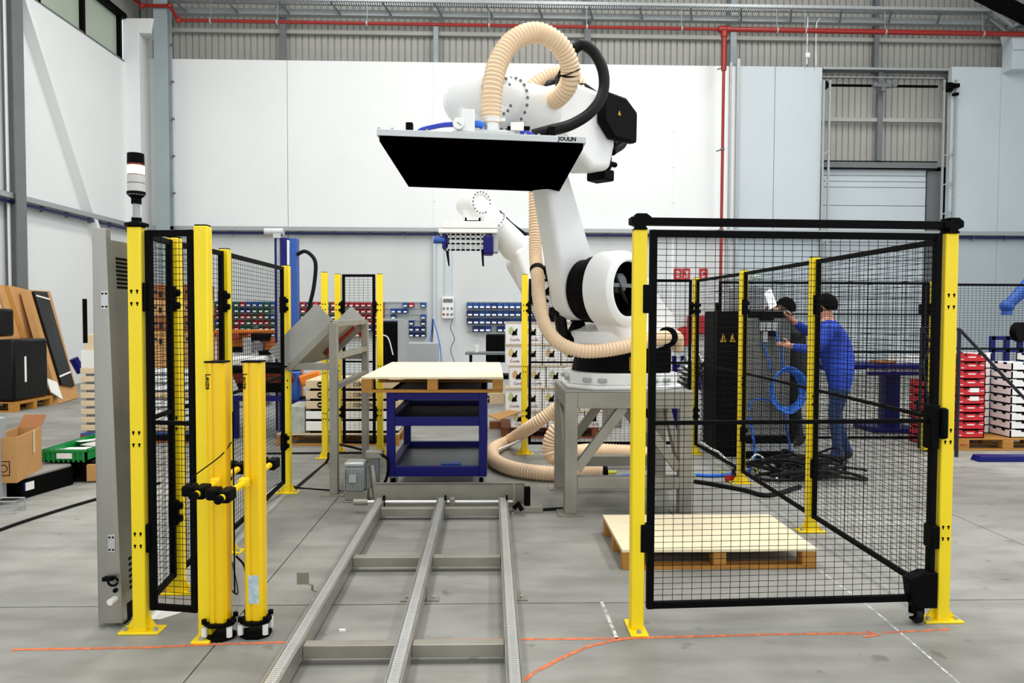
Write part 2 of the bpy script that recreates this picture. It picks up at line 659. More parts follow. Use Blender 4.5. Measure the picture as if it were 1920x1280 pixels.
mb = MB().cyl((wx(1552), 19.95, zt), (wx(1750), 19.95, zt), .035, n=10)
mb.build('torsion_shaft', BLK, d)
mb = MB().box((wx(1650, 19.95), 19.93, zt), (.42, .12, .1)).cyl((wx(1632, 19.95), 19.9, zt), (wx(1632, 19.95), 19.8, zt), .07).cyl((wx(1668, 19.95), 19.9, zt), (wx(1668, 19.95), 19.8, zt), .07).box((wx(1650, 19.95), 19.93, zt - .1), (.12, .1, .12))
mb.build('shaft_coupling', GREYD, d, bevel=.01)
mb = MB().cyl((wx(1762), 19.9, zt - .03), (wx(1774), 19.9, zt - .03), .13).box((wx(1786, 19.8), 19.8, wz(165, 1786)), (.17, .12, .1)).box((wx(1786, 19.8), 19.8, wz(181, 1786)), (.13, .12, .07))
mb.build('drum_motor', BLK, d, bevel=.008)
MB().add([(wx(1541), 19.93, zt + .14), (wx(1552), 19.93, zt), (wx(1541), 19.93, zt - .14), (wx(1541), 19.98, zt + .14), (wx(1552), 19.98, zt), (wx(1541), 19.98, zt - .14)],
         [[0, 1, 2], [3, 5, 4], [0, 3, 4, 1], [1, 4, 5, 2], [2, 5, 3, 0]]).build('shaft_bracket', BLK, d)

# left wall, window band, pilaster
ZS, ZT = 7.97, 9.02
wl = tag(MB().bb(XL - .2, XL, YF, 21.2, 0, ZS).build('wall_left', WALLP), kind='structure')
MB().bb(XL - .2, XL - .05, YF, 21.2, ZT + .12, 12).build('upper_wall', CLAD, wl)
lsh = sheet_mesh(6, ZT + .15, 12).build('cladding_sheet', CLAD, wl, smooth=False, local=True)
lsh.rotation_euler = (0, 0, rad(90))
for i in range(8):
    o = lsh if i == 0 else copy_tree(lsh, parent=wl)
    o.location = (XL + .01, 11.7 + i * 1.026, 0)
win = tag(bpy.data.objects.new('window_1', None), kind='structure')
COL.objects.link(win)
ORG[win] = V((0, 0, 0))
yy = [19.3 - 1.71 * i for i in range(8)]
for i in range(7):
    MB().bb(XL - .12, XL - .09, yy[i + 1] + .04, yy[i] - .04, ZS, ZT).build('pane', DGLASS, win)
    MB().bb(XL - .1, XL + .01, yy[i] - .045, yy[i] + .045, ZS, ZT).build('mullion', BLK, win)
MB().bb(XL - .12, XL + .06, 5.5, 19.5, ZT, ZT + .14).build('window_head', BLK, win)
MB().bb(XL - .12, XL + .01, 5.5, 19.5, ZS - .02, ZS + .02).build('window_sill', GREYD, win)
zg = 9.67
trim(MB().bb(XL + .35, XL + .75, 6, 19.3, zg, zg + .3).bb(XL + .75, XL + .8, 6, 19.3, zg - .12, zg + .3), CLAD)
xp0, xp1 = at(233, 300, 19.45).x, at(264, 300, 19.45).x
trim(MB().bb(xp0, xp1, 19.45, 19.98, 0, at(250, 34, 19.45).z), WALLP, bevel=.01)
xq = at(287, 50, 19.45).x
z1, z2 = at(270, 62, 19.45).z, at(270, 34, 19.45).z
trim(MB().prism([(xp1, z1), (xq - .06, z1), (xq, z2), (xp1, z2)], frame((0, 19.45, 0), (1, 0, 0), (0, 0, 1), (0, -1, 0)), -.45, 0), WALLP, bevel=.008)
mb = MB().bar((XL + .1, 15.0, 7.88), (XL + .1, 17.9, 3.16), .12, .26, up=(1, 0, 0))
trim(mb, WALLP, bevel=.01)
# steel column of the left wall, near the frame edge
xc = at(14, 300, 14.5).x
mb = MB().bb(xc - .22, xc - .2, 14.5, 14.8, 0, 12).bb(xc + .13, xc + .16, 14.5, 14.8, 0, 12).bb(xc - .2, xc + .13, 14.64, 14.67, 0, 12)
c2 = trim(mb, GREYD, bevel=.003)
MB().cyl((xc - .04, 14.57, 0), (xc - .04, 14.57, 10), .028, n=8).build('conduit', WHT, c2)
# dark roof beam and right hand column head in the top right corner
trim(MB().bar(at(1835, -14, 19.3), at(1960, 48, 19.3), .25, .32), BLK)
xk = at(1893, 200, 19.6).x
mb = MB().bb(xk, xk + .5, 19.55, 19.95, wz(130, 1900, 19.6), wz(80, 1900, 19.6))
mb.prism([(xk - .1, wz(62, 1900, 19.6)), (xk + .5, wz(62, 1900, 19.6)), (xk + .5, wz(95, 1900, 19.6)), (xk, wz(95, 1900, 19.6))], frame((0, 19.5, 0), (1, 0, 0), (0, 0, 1), (0, -1, 0)), -.4, 0)
trim(mb, WALLG, bevel=.01)

# ------------------------------------------------ services on the walls
# cable tray high on the back wall
t = thing('cable_tray', 'galvanised perforated cable tray high on the back wall, dipping at its right end', 'cable tray', (0, 19.6, at(960, 9, 19.6).z))
za = at(700, 7, 19.6).z
xa, xb = XL + .9, at(1853, 20, 19.6).x
p1, p2 = at(1892, 55, 19.6), at(1925, 42, 19.6)
pts = [V((xa, 19.6, za)), V((xb, 19.6, za)), V((p1.x, 19.6, p1.z)), V((p2.x, 19.6, p2.z))]
for a, b in zip(pts, pts[1:]):
    mb = MB().bar(a + V((0, -.14, .04)), b + V((0, -.14, .04)), .012, .07).bar(a + V((0, .14, .04)), b + V((0, .14, .04)), .012, .1)
    mb.bar(a + V((0, -.11, 0)), b + V((0, -.11, 0)), .05, .008)
    mb.bar(a + V((0, .11, 0)), b + V((0, .11, 0)), .05, .008)
    mb.build('side_rail', GALV, t)
mb = MB()
xx = xa
while xx < xb:
    mb.bb(xx, xx + .022, 19.47, 19.73, za - .008, za)
    xx += .06
tag(mb.build('rung', GREYD, t), kind='stuff')
xx = xa + .35
while xx < xb:
    MB().bar((xx, 19.44, za - .03), (xx + .16, 19.9, za - .17), .035, .035).build('hanger', GREYD, t)
    xx += 1.32
# red sprinkler main with drop
t = thing('sprinkler_pipe', 'long red fire main running under the grey cladding with a drop to the hose cabinet', 'pipe', (0, 19.45, 7.7))
Yp = 19.45
A = [at(240, -12, Yp), at(266, 11, Yp), at(318, 11, Yp), at(334, 38, Yp)]
B = at(1358, 55, Yp)
Bz = at(1925, 64.5, Yp)
MB().tube([A[0], A[1], A[2], A[3]], .05, 10).build('offset_pipe', PIPER, t)
MB().tube([A[3], B], .042, 10).build('main_pipe', PIPER, t)
MB().tube([B, Bz], .065, 12).build('main_pipe', PIPER, t)
for q in A[1:]:
    MB().ball(q, .075).build('elbow', PIPER, t)
lo = at(1354, 592, Yp)
MB().cyl(B, (B.x, Yp, at(1356, 132, Yp).z), .07, n=12).build('drop_pipe', PIPER, t)
MB().cyl((B.x, Yp, at(1356, 132, Yp).z), (B.x - .01, Yp, lo.z), .04, n=12).build('drop_pipe', PIPER, t)
mb = MB().ball(B, .1).cyl(B + V((-.16, 0, 0)), B + V((.16, 0, 0)), .085).cyl(B + V((0, 0, -.06)), B + V((0, 0, -.2)), .09)
mb.build('tee_fitting', PIPER, t)
for py in (126, 280, 430, 545):
    q = at(1355, py, Yp)
    MB().cyl((B.x - .005, Yp, q.z - .02), (B.x - .005, Yp, q.z + .02), .06).bar((B.x - .14, Yp + .1, q.z - .03), (B.x, Yp, q.z), .02, .03).build('pipe_clamp', GREYD, t)
for px in (395, 520, 688, 917, 1100, 1278, 1457, 1510, 1660, 1843):
    y0 = 38 + (px - 334) * .0167
    q = at(px, y0, Yp)
    MB().cyl(q + V((-.02, 0, 0)), q + V((.02, 0, 0)), .078).cyl(q, q + V((0, .05, .55)), .008, n=6).build('pipe_clamp', GALV, t)
# white conduits with a junction box above the grey panels
t = thing('wall_conduit', 'thin white conduit ending in a small junction box above the grey panels', 'conduit', (wx(1507), 19.9, 7))
xx = wx(1508, 19.85)
MB().cyl((xx, 19.85, wz(36, 1508)), (xx, 19.85, wz(124, 1508)), .018, n=8).build('conduit', WHT, t)
MB().box((xx, 19.83, wz(108, 1508)), (.11, .1, .12)).build('junction_box', WHT, t, bevel=.01)
cable(MB(), [at(1537, 34, 19.85), at(1531, 46, 19.85), at(1530, 80, 19.85), at(1530, 124, 19.85)], .015).build('side_conduit', WHT, t)
# cable tray half way up: back wall and left wall
for nm, lab, pa, pb in (('cable_tray', 'silver cable tray with blue pipe along the back wall at head height of the robot', V((XL + .1, 19.85, wz(430.5, 700, 19.85))), V((XR, 19.85, wz(430.5, 700, 19.85)))),
                        ('cable_tray', 'silver cable tray with dark pipe running along the left wall above the boards', V((XL + .15, 6, wz(430.5, 700, 19.85))), V((XL + .15, 19.8, wz(430.5, 700, 19.85))))):
    t = thing(nm, lab, 'cable tray', (pa + pb) / 2)
    out = V((0, -.1, 0)) if pa.y == pb.y else V((.1, 0, 0))
    MB().bar(pa, pb, .2, .11).build('tray_body', GALV, t, bevel=.01)
    MB().tube([pa + V((0, 0, -.11)) + out * .2, pb + V((0, 0, -.11)) + out * .2], .035, 8).build('pipe', mat('dark_blue_pipe', '#1b2354', .4, var=.05) if 'dark_blue_pipe' not in MATS else MATS['dark_blue_pipe'], t)
    L = (pb - pa).length
    k = .6
    while k < L:
        q = pa + (pb - pa) * (k / L)
        MB().box(q + V((0, 0, -.1)), (.07, .07, .14)).build('bracket', GREYD, t)
        k += .9
# grey conduit down the seam at px 812 and cables below
t = thing('cable_drop', 'grey pipe bringing cables down the back wall left of the socket panel', 'cable drop', (wx(812), 19.9, 0))
xx = wx(812, 19.9)
MB().tube(spline([(xx, 19.9, wz(434, 812)), (xx + .03, 19.9, wz(450, 812)), (xx + .03, 19.9, wz(480, 812)), (xx + .03, 19.9, wz(598, 812))]), .045, 8).build('conduit', MATS['pale_grey_wall_panel'], t)
for (c0, c1_, m) in ((806, 812, BLUEC), (825, 828, BLUEC), (810, 818, BLK)):
    cable(MB(), [at(811, 596, 19.88), at(812 + (c0 - 812) * .5, 620, 19.85), at(c0, 650, 19.8), at(c1_, 690, 19.7)], .014).build('cable', m, t)
# socket panel
t = thing('socket_panel', 'white wall socket box with display and round sockets on the back wall', 'socket box', (wx(840), 19.9, 1.8))
a, b = at(829, 556, 19.9), at(851, 597, 19.9)
MB().bb(a.x, b.x, 19.86, 20, b.z, a.z).build('housing', WHT, t, bevel=.015)
MB().bb(a.x + .03, b.x - .03, 19.845, 19.87, a.z - .15, a.z - .06).build('window', GREYD, t)
for i in range(3):
    for j in range(2):
        q = at(832 + i * 7.5, 578 + j * 11, 19.85)
        MB().cyl(q + V((0, .01, 0)), q + V((0, -.015, 0)), .032, n=10).build('socket', REDS if (i == 0 and j == 1) else GREYD, t)
MB().bb(a.x + .07, b.x - .06, 19.94, 20, a.z, wz(440, 840)).build('conduit', MATS['pale_grey_wall_panel'], t)
cable(MB(), [at(849, 598, 19.85), at(845, 615, 19.8), at(852, 635, 19.8), at(845, 655, 19.8), at(853, 682, 19.75)], .012).build('cable', GREYD, t)

# storage bins ------------------------------------------------------------


def bin_proto(wd, h):
    """open fronted stacking bin seen from the front"""
    mb = MB()
    dp = .13
    mb.bb(-wd / 2, wd / 2, -dp, 0, 0, .01)
    mb.bb(-wd / 2, -wd / 2 + .006, -dp, 0, 0, h * .95)
    mb.bb(wd / 2 - .006, wd / 2, -dp, 0, 0, h * .95)
    mb.bb(-wd / 2, wd / 2, -.008, 0, 0, h)
    mb.add([(-wd / 2, -dp, 0), (wd / 2, -dp, 0), (wd / 2, -dp - .02, h * .5), (-wd / 2, -dp - .02, h * .5), (-wd / 2, -dp + .008, 0), (wd / 2, -dp + .008, 0), (wd / 2, -dp - .012, h * .5), (-wd / 2, -dp - .012, h * .5)],
           [[0, 1, 2, 3], [7, 6, 5, 4], [3, 2, 6, 7], [0, 3, 7, 4], [1, 5, 6, 2]])
    return mb


PROT = {}
for nm, m in (('red', BINR), ('blue', BINB), ('navy', BINN), ('green', BING)):
    for sz, (wd, h) in (('s', (.14, .124)), ('l', (.181, .155))):
        PROT[nm + sz] = [None, (wd, h, m)]


def put_bin(key, loc, label, group):
    o, (wd, h, m) = PROT[key]
    if o is None:
        o = PROT[key][0] = bin_proto(wd, h).build('storage_bin', m, smooth=False)
        MB().bb(-wd * .3, wd * .3, -.157, -.148, h * .12, h * .42).build('label_card', PAPER, o, local=True)
    else:
        o = copy_tree(o)
    o.location = loc
    tag(o, label, 'bin', group)


def rack(px0, px1, py0, py1, rows, label):
    a, b = at(px0, py0, 19.95), at(px1, py1, 19.95)
    t = thing('bin_rail_panel', label, 'rack', ((a.x + b.x) / 2, 19.95, b.z))
    MB().bb(a.x, b.x, 19.95, 20.0, b.z, a.z).build('back_panel', GALV, t)
    dz = (a.z - b.z) / rows
    for i in range(rows):
        MB().bb(a.x, b.x, 19.925, 19.95, a.z - dz * i - .03, a.z - dz * i - .005).build('hanging_rail', GALV, t)
    return a, b, dz


a, b, dz = rack(396, 800, 564, 632, 6, 'long grey louvred rail panel carrying small coloured bins on the back wall')
ncol = 36
dx = (b.x - a.x) / ncol
rr = random.Random(3)
for r in range(6):
    for c in range(ncol):
        px = 396 + (800 - 396) * (c + .5) / ncol
        if px < 530:
            key = rr.choices(['green', 'blue', 'red', 'navy'], [5, 3, 3, 1])[0] if r not in (0,) else rr.choices(['green', 'blue', 'red'], [5, 3, 1])[0]
        elif px < 632:
            key = rr.choices(['green', 'blue', 'red'], [2, 2, 5])[0]
        elif px < 716:
            key = 'red' if rr.random() < .9 else 'navy'
        else:
            fill = (.45, .55, .4, .9, .95, .3)[r]
            if rr.random() > fill:
                continue
            key = 'red' if rr.random() < .15 else 'navy' if r > 2 else 'blue'
        if rr.random() < .05:
            continue
        put_bin(key + 's', (a.x + dx * (c + .5), 19.93, a.z - dz * r - .145), 'small %s bin, %s from left in the %s row of the long rail panel' % (key, ORD[c], ORD[r]), 'small bins on the long rail panel')
a, b, dz = rack(876, 1010, 565, 623, 4, 'grey rail panel of large blue bins right of the socket box')
for r in range(4):
    for c in range(12):
        if r == 3 and c in (0, 4):
            continue
        key = 'blue' if r == 0 and rr.random() < .7 else 'navy' if rr.random() < .6 else 'blue'
        put_bin(key + 'l', (a.x + (b.x - a.x) / 12 * (c + .5), 19.93, a.z - dz * r - .19), 'large %s bin, %s from left in the %s row of the right rail panel' % (key, ORD[c], ORD[r]), 'large bins on the right rail panel')

# fire cabinet and signs
t = thing('hose_cabinet', 'red fire hose cabinet on the back wall behind the robot cell', 'fire cabinet', (wx(1324), 19.8, 1.3))
a, b = at(1292, 592, 19.8), at(1342, 625, 19.8)
MB().bb(a.x + .18, b.x, 19.72, 20, b.z, a.z).build('cabinet_body', REDS, t, bevel=.02)
MB().bb(a.x, a.x + .16, 19.85, 20, b.z, a.z).build('side_door', REDS, t, bevel=.01)
q = at(1335, 603, 19.7)
MB().box(q, (.07, .02, .07)).build('sticker', PAPER, t)
q = at(1283, 630, 19.75)
t = thing('hose_reel', 'dark red hose reel beside the fire hose cabinet', 'hose reel', q)
MB().lathe([(.1, -.05), (.26, -.05), (.26, -.03), (.12, -.03), (.12, .03), (.26, .03), (.26, .05), (.1, .05)], axis(q, q + V((0, -1, 0))), 20).build('reel', REDS, t)
MB().cyl(q, q + V((0, .25, 0)), .05).build('wall_arm', REDS, t)
for px, wd, lab, pic in ((1271, 14, 'red fire safety sign, leftmost of three on the back wall', 0), (1287, 14, 'red fire safety sign, middle of three on the back wall', 1), (1319.5, 15, 'red fire safety sign right of the gap and partly behind a post', 2)):
    a, b = at(px - wd / 2, 503, 19.95), at(px + wd / 2, 526, 19.95)
    c = (a + b) / 2
    t = thing('fire_sign', lab, 'sign', c)
    MB().bb(a.x, b.x, 19.97, 20.0, b.z, a.z).build('plate', REDS, t)
    mb = MB()
    if pic == 0:
        mb.lathe([(.045, 0), (.045, .006), (.025, .006), (.025, 0)], axis((c.x, 19.97, c.z + .05), (c.x, 15, c.z + .05)), 14, cap=False).bb(c.x - .05, c.x - .035, 19.96, 19.97, c.z - .01, c.z + .1)
    elif pic == 1:
        mb.bb(c.x - .02, c.x + .02, 19.96, 19.97, c.z, c.z + .09).bb(c.x - .035, c.x + .005, 19.96, 19.97, c.z + .09, c.z + .105).bb(c.x + .035, c.x + .05, 19.96, 19.97, c.z, c.z + .1)
    else:
        mb.bb(c.x - .05, c.x + .05, 19.96, 19.97, c.z + .07, c.z + .085).bb(c.x - .05, c.x - .03, 19.96, 19.97, c.z, c.z + .08)
    mb.bb(c.x - .055, c.x + .055, 19.96, 19.97, c.z - .05, c.z - .035).bb(c.x - .055, c.x + .03, 19.96, 19.97, c.z - .09, c.z - .075)
    mb.build('pictogram', PAPER, t)
q = at(1419, 517, 19.95)
t = thing('exit_sign', 'pale green sign on the back wall above the control cabinets', 'sign', q)
MB().box(q, (.28, .03, .13)).build('plate', mat('pale_green_sign', '#a9c6b4', .5, var=.02), t)
MB().box(q + V((-.06, -.02, 0)), (.06, .01, .07)).box(q + V((.05, -.02, 0)), (.1, .01, .03)).build('pictogram', PAPER, t)
# ================================================================== safety fence
def fence_post(p, label, h=2.0, wd=.066, slots=True, deep=False):
    """p: point on the floor at the middle of the post front face"""
    x, y = p[0], p[1] + wd / 2
    t = thing('fence_post', label, 'post', (x, y, 0), 'yellow posts of the safety fence')
    MB().bb(x - wd / 2, x + wd / 2, y - wd / 2, y + wd / 2, .01, h).build('upright', YEL, t, bevel=.006)
    px_, py_ = (.045, .1) if deep else (.1, .05)
    MB().bb(x - px_, x + px_, y - py_, y + py_, 0, .012).build('base_plate', YEL, t, bevel=.004)
    for sx in (-.075, .075):
        bx, by = (x, y + sx) if deep else (x + sx, y - .02)
        MB().cyl((bx, by, .01), (bx, by, .026), .012, n=6).build('anchor_bolt', GALV, t)
    MB().bb(x - wd / 2 + .004, x + wd / 2 - .004, y - wd / 2 + .004, y + wd / 2 - .004, h, h + .006).build('cap', BLK, t)
    mb = MB()
    for z in (1.66, .97, .47):
        for dz in (-.03, .03):
            for sx in (-.014, .014):
                mb.cyl((x + sx, y - wd / 2 - .0008, z + dz), (x + sx, y - wd / 2 + .002, z + dz), .0065, n=8)
                mb.bb(x + sx - .003, x + sx + .003, y - wd / 2 - .0008, y - wd / 2 + .002, z + dz - .014, z + dz)
    if slots:
        tag(mb.build('key_slots', BLK, t), kind='stuff')
    for sx in (() if deep else (-1, 1)):
        MB().add([(x + sx * wd / 2, y - .004, .012), (x + sx * (wd / 2 + .045), y - .004, .012), (x + sx * wd / 2, y - .004, .085), (x + sx * wd / 2, y + .004, .012), (x + sx * (wd / 2 + .045), y + .004, .012), (x + sx * wd / 2, y + .004, .085)],
                 [[0, 1, 2], [5, 4, 3], [0, 3, 4, 1], [1, 4, 5, 2]]).build('gusset', YEL, t)
    return t


def fence_panel(a, b, label, z0=.11, z1=1.985, mid=(1.044,), px=.05, pz=.03, fr=.03, clips='ab', name='mesh_fence', wire=.0030, clipz=(1.66, .47), knobs=True):
    a, b = V((a[0], a[1], 0)), V((b[0], b[1], 0))
    d = (b - a).normalized()
    L = (b - a).length
    nrm = V((0, 0, 1)).cross(d)
    t = thing(name, label, 'fence panel' if name == 'mesh_fence' else 'gate', (a + b) / 2, 'black mesh panels of the safety fence')
    up = (0, 0, 1)

    def P(u, z):
        return a + d * u + V((0, 0, z))
    for u in (fr / 2, L - fr / 2):
        MB().bar(P(u, z0), P(u, z1), fr, fr, up=nrm).build('side_tube', BLK, t, bevel=.003)
    for z in (z0 + fr / 2, z1 - fr / 2):
        MB().bar(P(fr, z), P(L - fr, z), fr * .8, fr, up=up).build('cross_tube', BLK, t, bevel=.003)
    for z in mid:
        MB().bar(P(fr, z), P(L - fr, z), .02, .02, up=up).build('middle_rail', BLK, t)
    mb = MB()
    n = max(1, round((L - 2 * fr) / px))
    for i in range(1, n):
        u = fr + (L - 2 * fr) * i / n
        mb.tube([P(u, z0 + fr), P(u, z1 - fr)], wire / 2, 4, cap=False)
    m = round((z1 - z0 - 2 * fr) / pz)
    for i in range(1, m):
        z = z0 + fr + (z1 - z0 - 2 * fr) * i / m
        q = nrm * wire * .9
        mb.tube([P(fr, z) + q, P(L - fr, z) + q], wire / 2, 4, cap=False)
    tag(mb.build('wire_mesh', BLK, t), kind='stuff')
    for e in clips:
        u = -.012 if e == 'a' else L + .012
        for z in clipz:
            mb = MB().bar(P(u, z - .07), P(u, z + .07), .05, .05, up=nrm)
            if knobs:
                mb.cyl(P(u, z + .035) - nrm * .02, P(u, z + .035) - nrm * .045, .02, n=10).cyl(P(u, z - .035) - nrm * .02, P(u, z - .035) - nrm * .045, .02, n=10)
            mb.build('lock_clip', BLK, t, bevel=.005)
    return t


# ---- posts on the left
PA = fl(261, 1188)
PC = fl(384, 1197)
PB = V((PA.x - .035, 4.20, 0))
PD = V((PA.x - .01, 4.92, 0))
PE = V((PA.x - .06, 6.57, 0))
fence_post(PA, 'front yellow post carrying the signal tower, beside the stainless cabinet')
fence_post(PC, 'yellow post standing directly behind the left light guard column', slots=False, deep=True)
fence_post(PB, 'second yellow post of the left fence, seen through the narrow front panel')
fence_post(PD, 'third yellow post of the left fence, mostly behind the light guards')
fence_post(PE, 'yellow post at the lower end of the steel chute')
fence_panel((PA.x + .045, PA.y + .033), (PC.x - .05, PC.y + .05), 'narrow black mesh panel between the signal tower post and the next post', clips='ab', knobs=False)
fence_panel((PA.x + .005, PA.y + .09), (PB.x, PB.y - .02), 'short black mesh side panel running back from the signal tower post', clips='b')
fence_panel((PB.x, PB.y + .09), (PD.x, PD.y - .02), 'black mesh side panel between the second and third left posts', clips='b')
fence_panel((PD.x, PD.y + .09), (PE.x - .0, PE.y - .085), 'long black mesh side panel leading back to the chute', clips='b')
# ---- rear posts
PF1 = fl(609, 860)
PF2 = fl(634, 850)
PF3 = fl(712, 851)
PG = fl(983, 852)
for p, l in ((PF1, 'yellow post just left of the chute leg, at the back of the cell'), (PF2, 'yellow post directly behind the upright leg of the chute'), (PF3, 'yellow post left of the raised pallet, in front of the black cupboard'), (PG, 'yellow post in front of the stacked printed fruit boxes')):
    fence_post(p, l, h=2.03)
fence_panel((PF2.x + .05, PF2.y + .03), (PF3.x - .05, PF3.y + .03), 'narrow black mesh panel behind the chute', clips='ab', z1=2.03)
# ---- right cell
R0 = fl(1195, 1184)
R1 = fl(1769, 1167)
R2 = fl(1523, 998)
R3 = fl(1391, 907)
R4 = fl(1303, 852)
dirv = (R3 - R1).normalized()
for p, l in ((R0, 'yellow gate post left of the mesh gate'), (R1, 'yellow gate post right of the mesh gate, at the front corner'), (R2, 'yellow post behind the right end of the floor pallet'), (R3, 'yellow post in front of the grey ribbed control cabinet'), (R4, 'yellow post at the back corner behind the robot stand')):
    fence_post(p, l, deep=p is R0, slots=p is not R0)


def along(a, b, s, e):
    d = (b - a).normalized()
    p, q = a + d * s, b - d * e
    return (p.x, p.y + .033), (q.x, q.y + .033)


for a, b, l in ((R1, R2, 'black mesh panel from the front right corner back to the second post'), (R2, R3, 'black mesh panel in front of the two workers'), (R3, R4, 'black mesh panel beside the black control cabinet')):
    p, q = along(a, b, .05, .045)
    fence_panel(p, q, l, clips='b')
p, q = along(PG, R4, .045, .05)
fence_panel(p, (p[0] + 1.28, p[1]), 'wide black mesh panel behind the robot, left half', clips='a')
fence_panel((p[0] + 1.33, p[1]), q, 'wide black mesh panel behind the robot, right half', clips='b')
# ---- gate
ga, gb = V((R0.x + .048, R0.y + .0, 0)), V((R1.x - .05, R1.y + .0, 0))
g = fence_panel((ga.x, ga.y + .02), (gb.x, gb.y + .02), 'large black mesh gate between the two front right posts, with a castor', clips='a', knobs=False, name='mesh_gate', fr=.034, z1=2.0)
g['group'] = 'gates'
gx = gb.x
gy = gb.y
MB().prism([(gx - .15, .235), (gx - .13, .1), (gx - .1, .085), (gx, .085), (gx, .27), (gx - .07, .27)], frame((0, gy, 0), (1, 0, 0), (0, 0, 1), (0, -1, 0)), -.045, .03).build('corner_bracket', BLK, g, bevel=.006)
mb = MB().bb(gx - .125, gx - .06, gy - .015, gy + .02, .05, .1).bb(gx - .125, gx - .115, gy - .012, gy + .012, .02, .09).bb(gx - .07, gx - .06, gy - .012, gy + .012, .02, .09)
cst = mb.build('castor_fork', BLK, g)
MB().lathe([(.02, -.018), (.038, -.015), (.04, -.008), (.04, .008), (.038, .015), (.02, .018)], axis((gx - .0925, gy, .042), (gx, gy, .042)), 20).build('wheel', RUB, cst)
MB().bar((gx - .13, gy - .02, .055), (gx - .16, gy - .04, .06), .02, .008).build('brake_pedal', GALV, cst)
MB().bb(gx - .002, gx + .035, gy - .035, gy + .01, .955, 1.115).build('handle', BLK, g, bevel=.014)
MB().bb(gx - .05, gx, gy - .015, gy + .06, .9, 1.13).build('lock_box', BLK, g, bevel=.008)
for z in (.45,):
    MB().bb(gx - .04, gx + .005, gy - .03, gy + .05, z - .06, z + .06).build('closing_latch', BLK, g, bevel=.008)
# beam above the gate
t = thing('gate_track', 'black overhead track beam of the gate lying on two post brackets', 'beam', ((R0.x + R1.x) / 2, R0.y, 2.05))
zb0 = 2.03
MB().bar((R0.x - .02, R0.y + .03, zb0 + .012), (R1.x + .02, R1.y + .03, zb0 + .012), .06, .036).build('beam', BLK, t, bevel=.003)
for q, s in ((R0, -1), (R1, 1)):
    mb = MB().prism([(q.x - .032, 2.0), (q.x + .032, 2.0), (q.x + .02, 2.018), (q.x + .05, 2.03), (q.x + .05, 2.06), (q.x + .025, 2.078), (q.x - .025, 2.078), (q.x - .015, 2.062), (q.x - .05, 2.062), (q.x - .05, 2.03), (q.x - .02, 2.02)], frame((0, q.y, 0), (1, 0, 0), (0, 0, 1), (0, -1, 0)), -.075, .012)
    mb.build('post_bracket', BLK, t, bevel=.003)
# ---- second cell at the far right
K0 = fl(1746, 840)
fence_post(K0, 'yellow post of the far cell behind the gate post, near the red crates', h=2.0)
fence_panel((R2.x + .35, K0.y + .03), (K0.x - .05, K0.y + .03), 'far mesh panel behind the blue bench, left of the far post', mid=(1.15, 1.6), wire=.005)
fence_panel((K0.x + .06, K0.y + .35), (K0.x + 1.5, K0.y + .35), 'far mesh panel behind the crate pallet in front of the grey wall', mid=(1.18,), wire=.004)
t = thing('guard_column', 'short yellow and black guard column standing near the gate lock, behind the gate', 'light guard', fl(1738, 848))
q = fl(1738, 848)
MB().bb(q.x - .045, q.x + .045, q.y, q.y + .08, .02, .42).build('yellow_cover', YEL, t, bevel=.015)
MB().bb(q.x + .05, q.x + .2, q.y + .02, q.y + .12, 0, .5).build('black_box', BLK, t, bevel=.01)

# ---- light guard columns
def light_guard(p, label, both):
    t = thing('light_guard', label, 'light guard', (p.x, p.y, 0), 'yellow light guard columns')
    r = .044
    H = 1.345
    pts = [(-r, -r * .55), (-r * .7, -r), (-.012, -r), (-.010, -r * .86), (-.002, -r * .86), (0, -r), (r * .7, -r), (r, -r * .55), (r, r), (-r, r)]
    M = Matrix.Translation((p.x, p.y, 0))
    MB().prism(pts, M, .085, H).build('housing', YELD, t, smooth=False)
    MB().bb(p.x - r - .003, p.x + r + .003, p.y - r - .003, p.y + r, H, H + .008).build('top_cap', BLK, t)
    M2 = frame((p.x - .03, p.y - r - .001, H - .09), (0, 0, -1), (1, 0, 0), (0, -1, 0))
    text('Leuze', .032, M2, BLK, 'lettering', t, ext=.0005, bold=.0008)
    oc = [(.078 * math.cos(a), .07 * math.sin(a)) for a in [rad(22.5 + 45 * i) for i in range(8)]]
    MB().prism(oc, Matrix.Translation((p.x, p.y, 0)), .066, .084).build('upper_plate', BLK, t, bevel=.003)
    MB().prism(oc, Matrix.Translation((p.x, p.y, 0)), 0, .02).build('base_plate', BLK, t, bevel=.003)
    for sx in (-.06, .06):
        for sy in (-.045, .045):
            MB().cyl((p.x + sx, p.y + sy, .02), (p.x + sx, p.y + sy, .066), .014, n=10).build('spring_foot', WHT, t)
            MB().cyl((p.x + sx, p.y + sy, .084), (p.x + sx, p.y + sy, .105), .013, n=6).build('bolt', BLK, t)
    if both:
        mb = MB().bb(p.x - .02, p.x + .03, p.y - r - .002, p.y - r, .17, .31)
        mb.build('rating_label', mat('blue_white_label', '#c9d4dc', .5, c2='#8fb4b8', sc=30), t)
    return t


L1 = V((fl(416, 1190).x, 3.64, 0))
L2 = V((fl(479, 1190).x, 3.665, 0))
light_guard(L1, 'yellow light guard column in front, left one of the pair', False)
light_guard(L2, 'yellow light guard column in front, right one with the white rating label', True)


